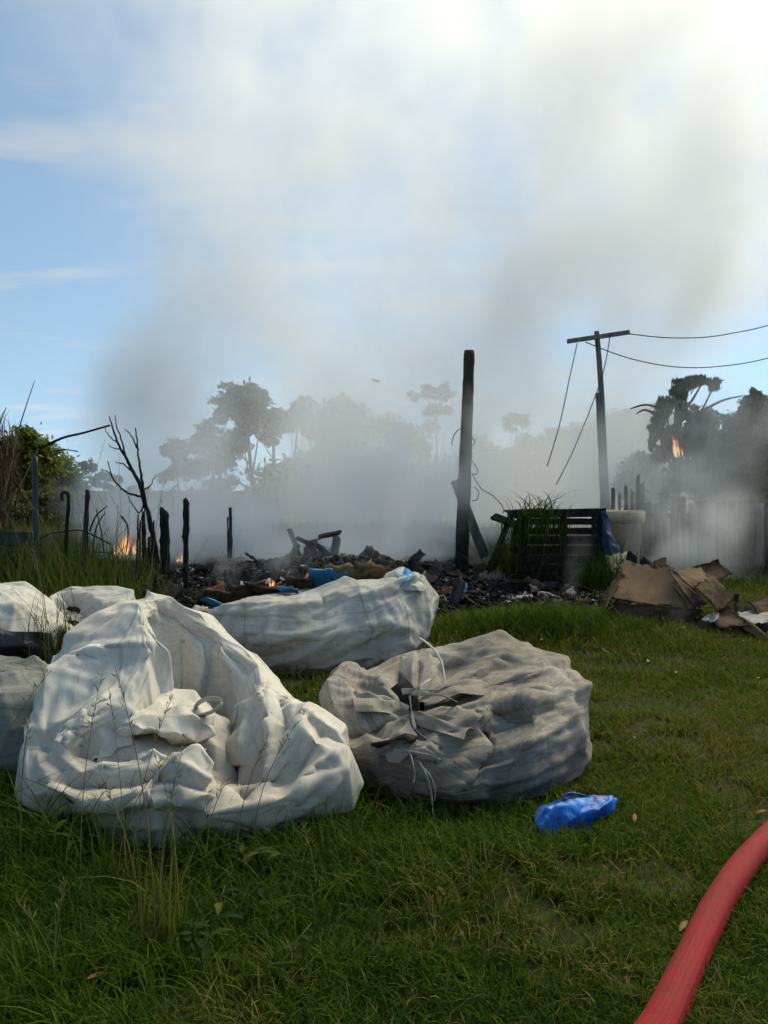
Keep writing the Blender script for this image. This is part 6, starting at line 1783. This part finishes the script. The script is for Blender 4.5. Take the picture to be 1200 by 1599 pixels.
# ------------------------------------------------------------------ smoke
def smoke_volume(name, label, lo, hi, voxel, caps, nscale, ndetail, thresh, mat, gain=1.0, warp=0.6, stretch=0.6, seed=0.0, nlow=0.0):
    """a cloud of smoke as a true volume: soft capsules broken up by turbulence.
    caps: (p0, r0, p1, r1, density)"""
    ng = bpy.data.node_groups.new(name + '_field', 'GeometryNodeTree')
    ng.interface.new_socket('Geometry', in_out='OUTPUT', socket_type='NodeSocketGeometry')
    N, Lk = ng.nodes, ng.links
    out = N.new('NodeGroupOutput')

    def mth(op, a, b=None, c=None, clamp=False):
        x = N.new('ShaderNodeMath'); x.operation = op; x.use_clamp = clamp
        for i, v in enumerate((a, b, c)):
            if v is None: continue
            if hasattr(v, 'is_linked'): Lk.new(v, x.inputs[i])
            else: x.inputs[i].default_value = v
        return x.outputs[0]

    def vm(op, a, b=None, s=None):
        x = N.new('ShaderNodeVectorMath'); x.operation = op
        for i, v in ((0, a), (1, b)):
            if v is None: continue
            if hasattr(v, 'is_linked'): Lk.new(v, x.inputs[i])
            else: x.inputs[i].default_value = tuple(v)
        if s is not None:
            if hasattr(s, 'is_linked'): Lk.new(s, x.inputs['Scale'])
            else: x.inputs['Scale'].default_value = s
        return x.outputs['Value'] if op in ('DOT_PRODUCT', 'LENGTH', 'DISTANCE') else x.outputs[0]

    pos = N.new('GeometryNodeInputPosition').outputs[0]

    def noi(vec, scale, detail, rough=.55, colour=False):
        x = N.new('ShaderNodeTexNoise'); x.inputs['Scale'].default_value = scale
        x.inputs['Detail'].default_value = detail; x.inputs['Roughness'].default_value = rough
        Lk.new(vec, x.inputs['Vector'])
        return x.outputs['Color'] if colour else x.outputs[0]

    sh = vm('ADD', pos, (seed * 3.1, seed * 1.7, seed))
    w = vm('SCALE', vm('SUBTRACT', noi(sh, nscale * .55, 2, .5, True), (.5, .5, .5)), None, warp * 2)
    q = vm('ADD', pos, w)                                  # warped position shapes the outline
    acc = None
    for p0, r0, p1, r1, den in caps:
        p0 = np.array(p0, float); dv = np.array(p1, float) - p0
        L2 = float(dv @ dv) + 1e-6
        rel = vm('SUBTRACT', q, p0)
        t = mth('MULTIPLY', vm('DOT_PRODUCT', rel, dv), 1.0 / L2, clamp=True)
        dist = vm('LENGTH', vm('SUBTRACT', rel, vm('SCALE', (N_const(N, dv)), None, t)))
        rad = mth('MULTIPLY_ADD', t, r1 - r0, r0)
        f = mth('SUBTRACT', 1.0, mth('DIVIDE', dist, rad), clamp=True)
        f = mth('MULTIPLY', mth('MULTIPLY', f, f), mth('SUBTRACT', 3.0, mth('MULTIPLY', f, 2.0)))
        f = mth('MULTIPLY', f, den)
        acc = f if acc is None else mth('ADD', acc, f)
    sv = vm('MULTIPLY', vm('ADD', q, (seed, seed * 2, seed * 5)), (1, 1, stretch))
    n = noi(sv, nscale, ndetail, .6)
    mr = N.new('ShaderNodeMapRange'); mr.inputs[1].default_value = thresh[0]; mr.inputs[2].default_value = thresh[1]
    mr.inputs[3].default_value = nlow
    Lk.new(n, mr.inputs[0])
    den = mth('MULTIPLY', mth('MULTIPLY', acc, mr.outputs[0]), gain)
    den = mth('MAXIMUM', mth('SUBTRACT', den, 0.002), 0.0)
    vc = N.new('GeometryNodeVolumeCube')
    Lk.new(den, vc.inputs['Density'])
    vc.inputs['Min'].default_value = lo; vc.inputs['Max'].default_value = hi
    for a, l_, h_ in zip('XYZ', lo, hi): vc.inputs['Resolution ' + a].default_value = max(8, int((h_ - l_) / voxel))
    sm = N.new('GeometryNodeSetMaterial'); sm.inputs['Material'].default_value = mat
    Lk.new(vc.outputs[0], sm.inputs['Geometry']); Lk.new(sm.outputs[0], out.inputs[0])
    me = bpy.data.meshes.new(name)
    o = bpy.data.objects.new(name, me); col.objects.link(o)
    me.materials.append(mat)
    md = o.modifiers.new('smoke', 'NODES'); md.node_group = ng
    tag(o, label, 'smoke', None, 'stuff')
    return o


def N_const(N, v):
    x = N.new('ShaderNodeCombineXYZ')
    for i in range(3): x.inputs[i].default_value = float(v[i])
    return x.outputs[0]


def smoke_mat(name, color, aniso=0.2, dens=1.0):
    t = NT(name)
    v = t.n('VolumePrincipled')
    v.inputs['Color'].default_value = (*color, 1)
    v.inputs['Anisotropy'].default_value = aniso
    v.inputs['Density'].default_value = dens
    v.inputs['Density Attribute'].default_value = 'density'
    t.l(v.outputs[0], t.out.inputs['Volume'])
    return t.m


M_smoke = smoke_mat('white_grey_smoke', (0.996, 0.994, 0.99), 0.5)

M_haze = smoke_mat('blue_grey_smoke', (0.945, 0.975, 0.998), 0.4)


def cap(a, ra, b, rb, den):
    """capsule between two photo points (px, py, depth); radii in photo pixels at that depth"""
    return (P(*a), ra * a[2] / FPX, P(*b), rb * b[2] / FPX, den)


# the great plume: rises from the heap, leans and spreads to the right
plume = [
    cap((280, 860, 15), 130, (240, 640, 17), 140, .8),
    cap((255, 650, 17), 125, (370, 430, 19), 200, .45),
    cap((500, 860, 15), 220, (520, 620, 17), 290, .34),
    cap((540, 600, 17), 290, (520, 200, 20), 380, .20),
    cap((680, 850, 15), 220, (800, 600, 17), 280, .34),
    cap((820, 560, 17), 300, (980, 250, 20), 400, .26),
    cap((700, 400, 18), 330, (820, -60, 22), 520, .20),
    cap((420, 340, 20), 250, (340, -40, 22), 330, .20),
    cap((200, 330, 21), 190, (150, 120, 22), 190, .05),
    cap((1040, 330, 19), 260, (1120, 0, 21), 380, .40),
    cap((950, 780, 18), 150, (1060, 480, 19), 170, .5),
    cap((1060, 480, 16), 190, (1250, 280, 17), 260, .40),
]
smoke_volume('smoke_plume', 'great pale smoke plume rising from the burning heap over the whole sky', (-11.5, 10.4, -1.2), (15.5, 27, 17.5), 0.22, plume, 0.42, 7, (0.43, 0.60), M_smoke, 0.95, 1.8, .75, 1.0, .12)
# the bank that hangs between the site and the trees
bank = [
    cap((300, 800, 22), 170, (560, 760, 24), 260, .08),
    cap((560, 760, 24), 280, (800, 760, 24), 240, .09),
    cap((800, 770, 22), 220, (1010, 740, 20), 180, .10),
    cap((560, 640, 26), 240, (760, 620, 26), 220, .05),
    cap((260, 840, 15), 110, (230, 640, 16), 150, .18),
    cap((225, 640, 16), 120, (340, 470, 18), 200, .13),
    cap((1000, 700, 19), 110, (1090, 460, 20), 150, .22),
]
smoke_volume('smoke_bank', 'wide hazy bank of smoke hanging before the tree line', (-9.8, 12.8, -2.6), (11.5, 32, 9.5), 0.32, bank, 0.28, 4, (0.30, 0.62), M_haze, 1.3, 1.4, .8, 6.0, .25)
# low smoke rolling about the site
low = [
    cap((480, 870, 11.5), 150, (560, 770, 12.5), 190, .42),
    cap((640, 870, 11.5), 140, (680, 740, 12), 150, .42),
    cap((380, 860, 12), 110, (360, 780, 12.6), 110, .6),
    cap((330, 870, 11.5), 120, (240, 830, 12), 110, .75),
    cap((420, 900, 9.6), 80, (540, 880, 9.4), 90, .7),
    cap((725, 770, 9.3), 80, (735, 660, 9.4), 65, .8),
    cap((860, 800, 10.5), 70, (950, 730, 11.8), 120, .45),
    cap((1040, 860, 9.8), 80, (1090, 760, 10.2), 80, .3),
    cap((1110, 870, 9.6), 80, (1165, 800, 9.6), 70, .5),
    cap((1030, 880, 9.7), 70, (1020, 780, 10), 80, .4),
    cap((190, 870, 11.8), 80, (150, 780, 12), 80, .4),
    cap((560, 895, 9.0), 70, (640, 850, 9.4), 90, .6),
    cap((1050, 740, 11.6), 90, (1090, 650, 12), 100, .28),
    cap((1120, 760, 11.2), 90, (1190, 660, 11.6), 110, .2),
]
smoke_volume('low_smoke', 'low drifting smoke rolling over the ash, posts and fence', (-5.6, 8.2, -.3), (7.2, 13.6, 3.6), 0.085, low, 1.5, 6, (0.40, 0.60), M_haze, 2.8, .35, .7, 4.0)
# thin wisps curling up nearer by
wisp = [
    cap((890, 935, 8.1), 20, (905, 850, 8.2), 30, .8),
    cap((1105, 905, 7.6), 18, (1135, 800, 7.8), 60, 1.1),
    cap((1020, 892, 7.4), 22, (1060, 860, 7.6), 40, 1.0),
    cap((470, 920, 7.4), 26, (450, 860, 7.8), 55, 1.3),
    cap((360, 925, 7.6), 20, (350, 880, 7.8), 40, .8),
]
smoke_volume('smoke_wisp', 'thin wisps curling up from the smouldering scraps near the lawn', (-1.9, 7.0, .0), (4.4, 8.6, 1.3), 0.04, wisp, 2.2, 4, (0.42, 0.66), M_haze, 1.7, .16, .6, 8.0)


# ------------------------------------------------------------------ flames
def flame_mat():
    t = NT('flame')
    n = t.noise(t.coord('Object', (1, 1, .5)), 9, 4, .6, .6)
    e = t.n('Emission')
    h = t.attr('height')
    t.l(t.ramp(t.math('ADD', n, t.math('MULTIPLY', t.math('SUBTRACT', h, .4), -.35)), [(.30, (1.0, .26, .08)), (.5, (1.0, .52, .24)), (.7, (1.0, .78, .52))]), e.inputs[0])
    e.inputs[1].default_value = 0.5
    tr = t.n('BsdfTransparent'); mx = t.n('MixShader')
    a = t.ramp(t.noise(t.coord('Object', (1, 1, .45)), 15, 3, .6), [(.40, 0.0), (.60, .8)])
    t.l(t.math('MULTIPLY', a, t.ramp(h, [(.35, 1.0), (1.0, .1)])), mx.inputs[0])
    t.l(tr.outputs[0], mx.inputs[1]); t.l(e.outputs[0], mx.inputs[2])
    t.l(mx.outputs[0], t.out.inputs['Surface'])
    return t.m


M_flame = flame_mat()


def flame(label, px, py, d, wpx, hpx, n, seed, lean=0.0):
    """tongues of flame, each a closed tapering body"""
    rng = np.random.default_rng(seed); k = d / FPX
    b = P(px, py, d)
    m = MB(); hh = []
    for i in range(n):
        f = np.linspace(0, 1, 9)
        x0 = rng.normal(0, .26) * wpx * k; ph = rng.uniform(0, 6)
        H = hpx * k * rng.uniform(.4, 1.0) * math.exp(-(x0 / (wpx * k * .5)) ** 2); W = wpx * k * rng.uniform(.07, .16)
        pts = b + np.stack([x0 + W * 1.2 * np.sin(f * 4 + ph) * f + lean * H * f, rng.uniform(-.15, .15) + .3 * W * np.sin(f * 3 + ph), H * f], -1)
        m.tube(pts, W * np.maximum(np.sin((f * .9 + .1) * math.pi) ** .8 * (1 - .4 * f), .02), 8, True, .15, rng)
        hh.append(np.concatenate([np.repeat(f, 8), [0, 1]]))
    o = m.build('flame', M_flame, smooth=True, label=label, cat='flame', group='flames')
    point_attr(o.data, 'height', np.concatenate(hh))


flame('bright flames behind the burnt sapling stakes on the left', 197, 866, 11.6, 28, 44, 14, 1)
flame('small dull flame low behind the straight charred post', 284, 878, 11.6, 20, 20, 7, 2)
flame('small orange flame in the heap above the long sack', 480, 905, 7.6, 12, 14, 5, 3)
flame('orange flame low on the heap behind the long sack', 425, 918, 7.4, 18, 16, 5, 4)
flame('small flames licking the paper below the tall pole', 733, 944, 7.9, 26, 20, 9, 5)
flame('orange flame climbing the trunk of the scorched tree', 1060, 714, 13.6, 13, 44, 10, 6, -.15)
flame('little flame beside the trunk of the scorched tree', 1074, 718, 13.4, 8, 13, 4, 7)


# a flake of burnt stuff carried up by the heat
chunk('ash_flake', 'dark flake of ash drifting in the smoke above the trees', 587, 594, 21, (.22, .08, .02), M_ashen, 950, (-.5, .3, .4), cat='ash flake', group=None)
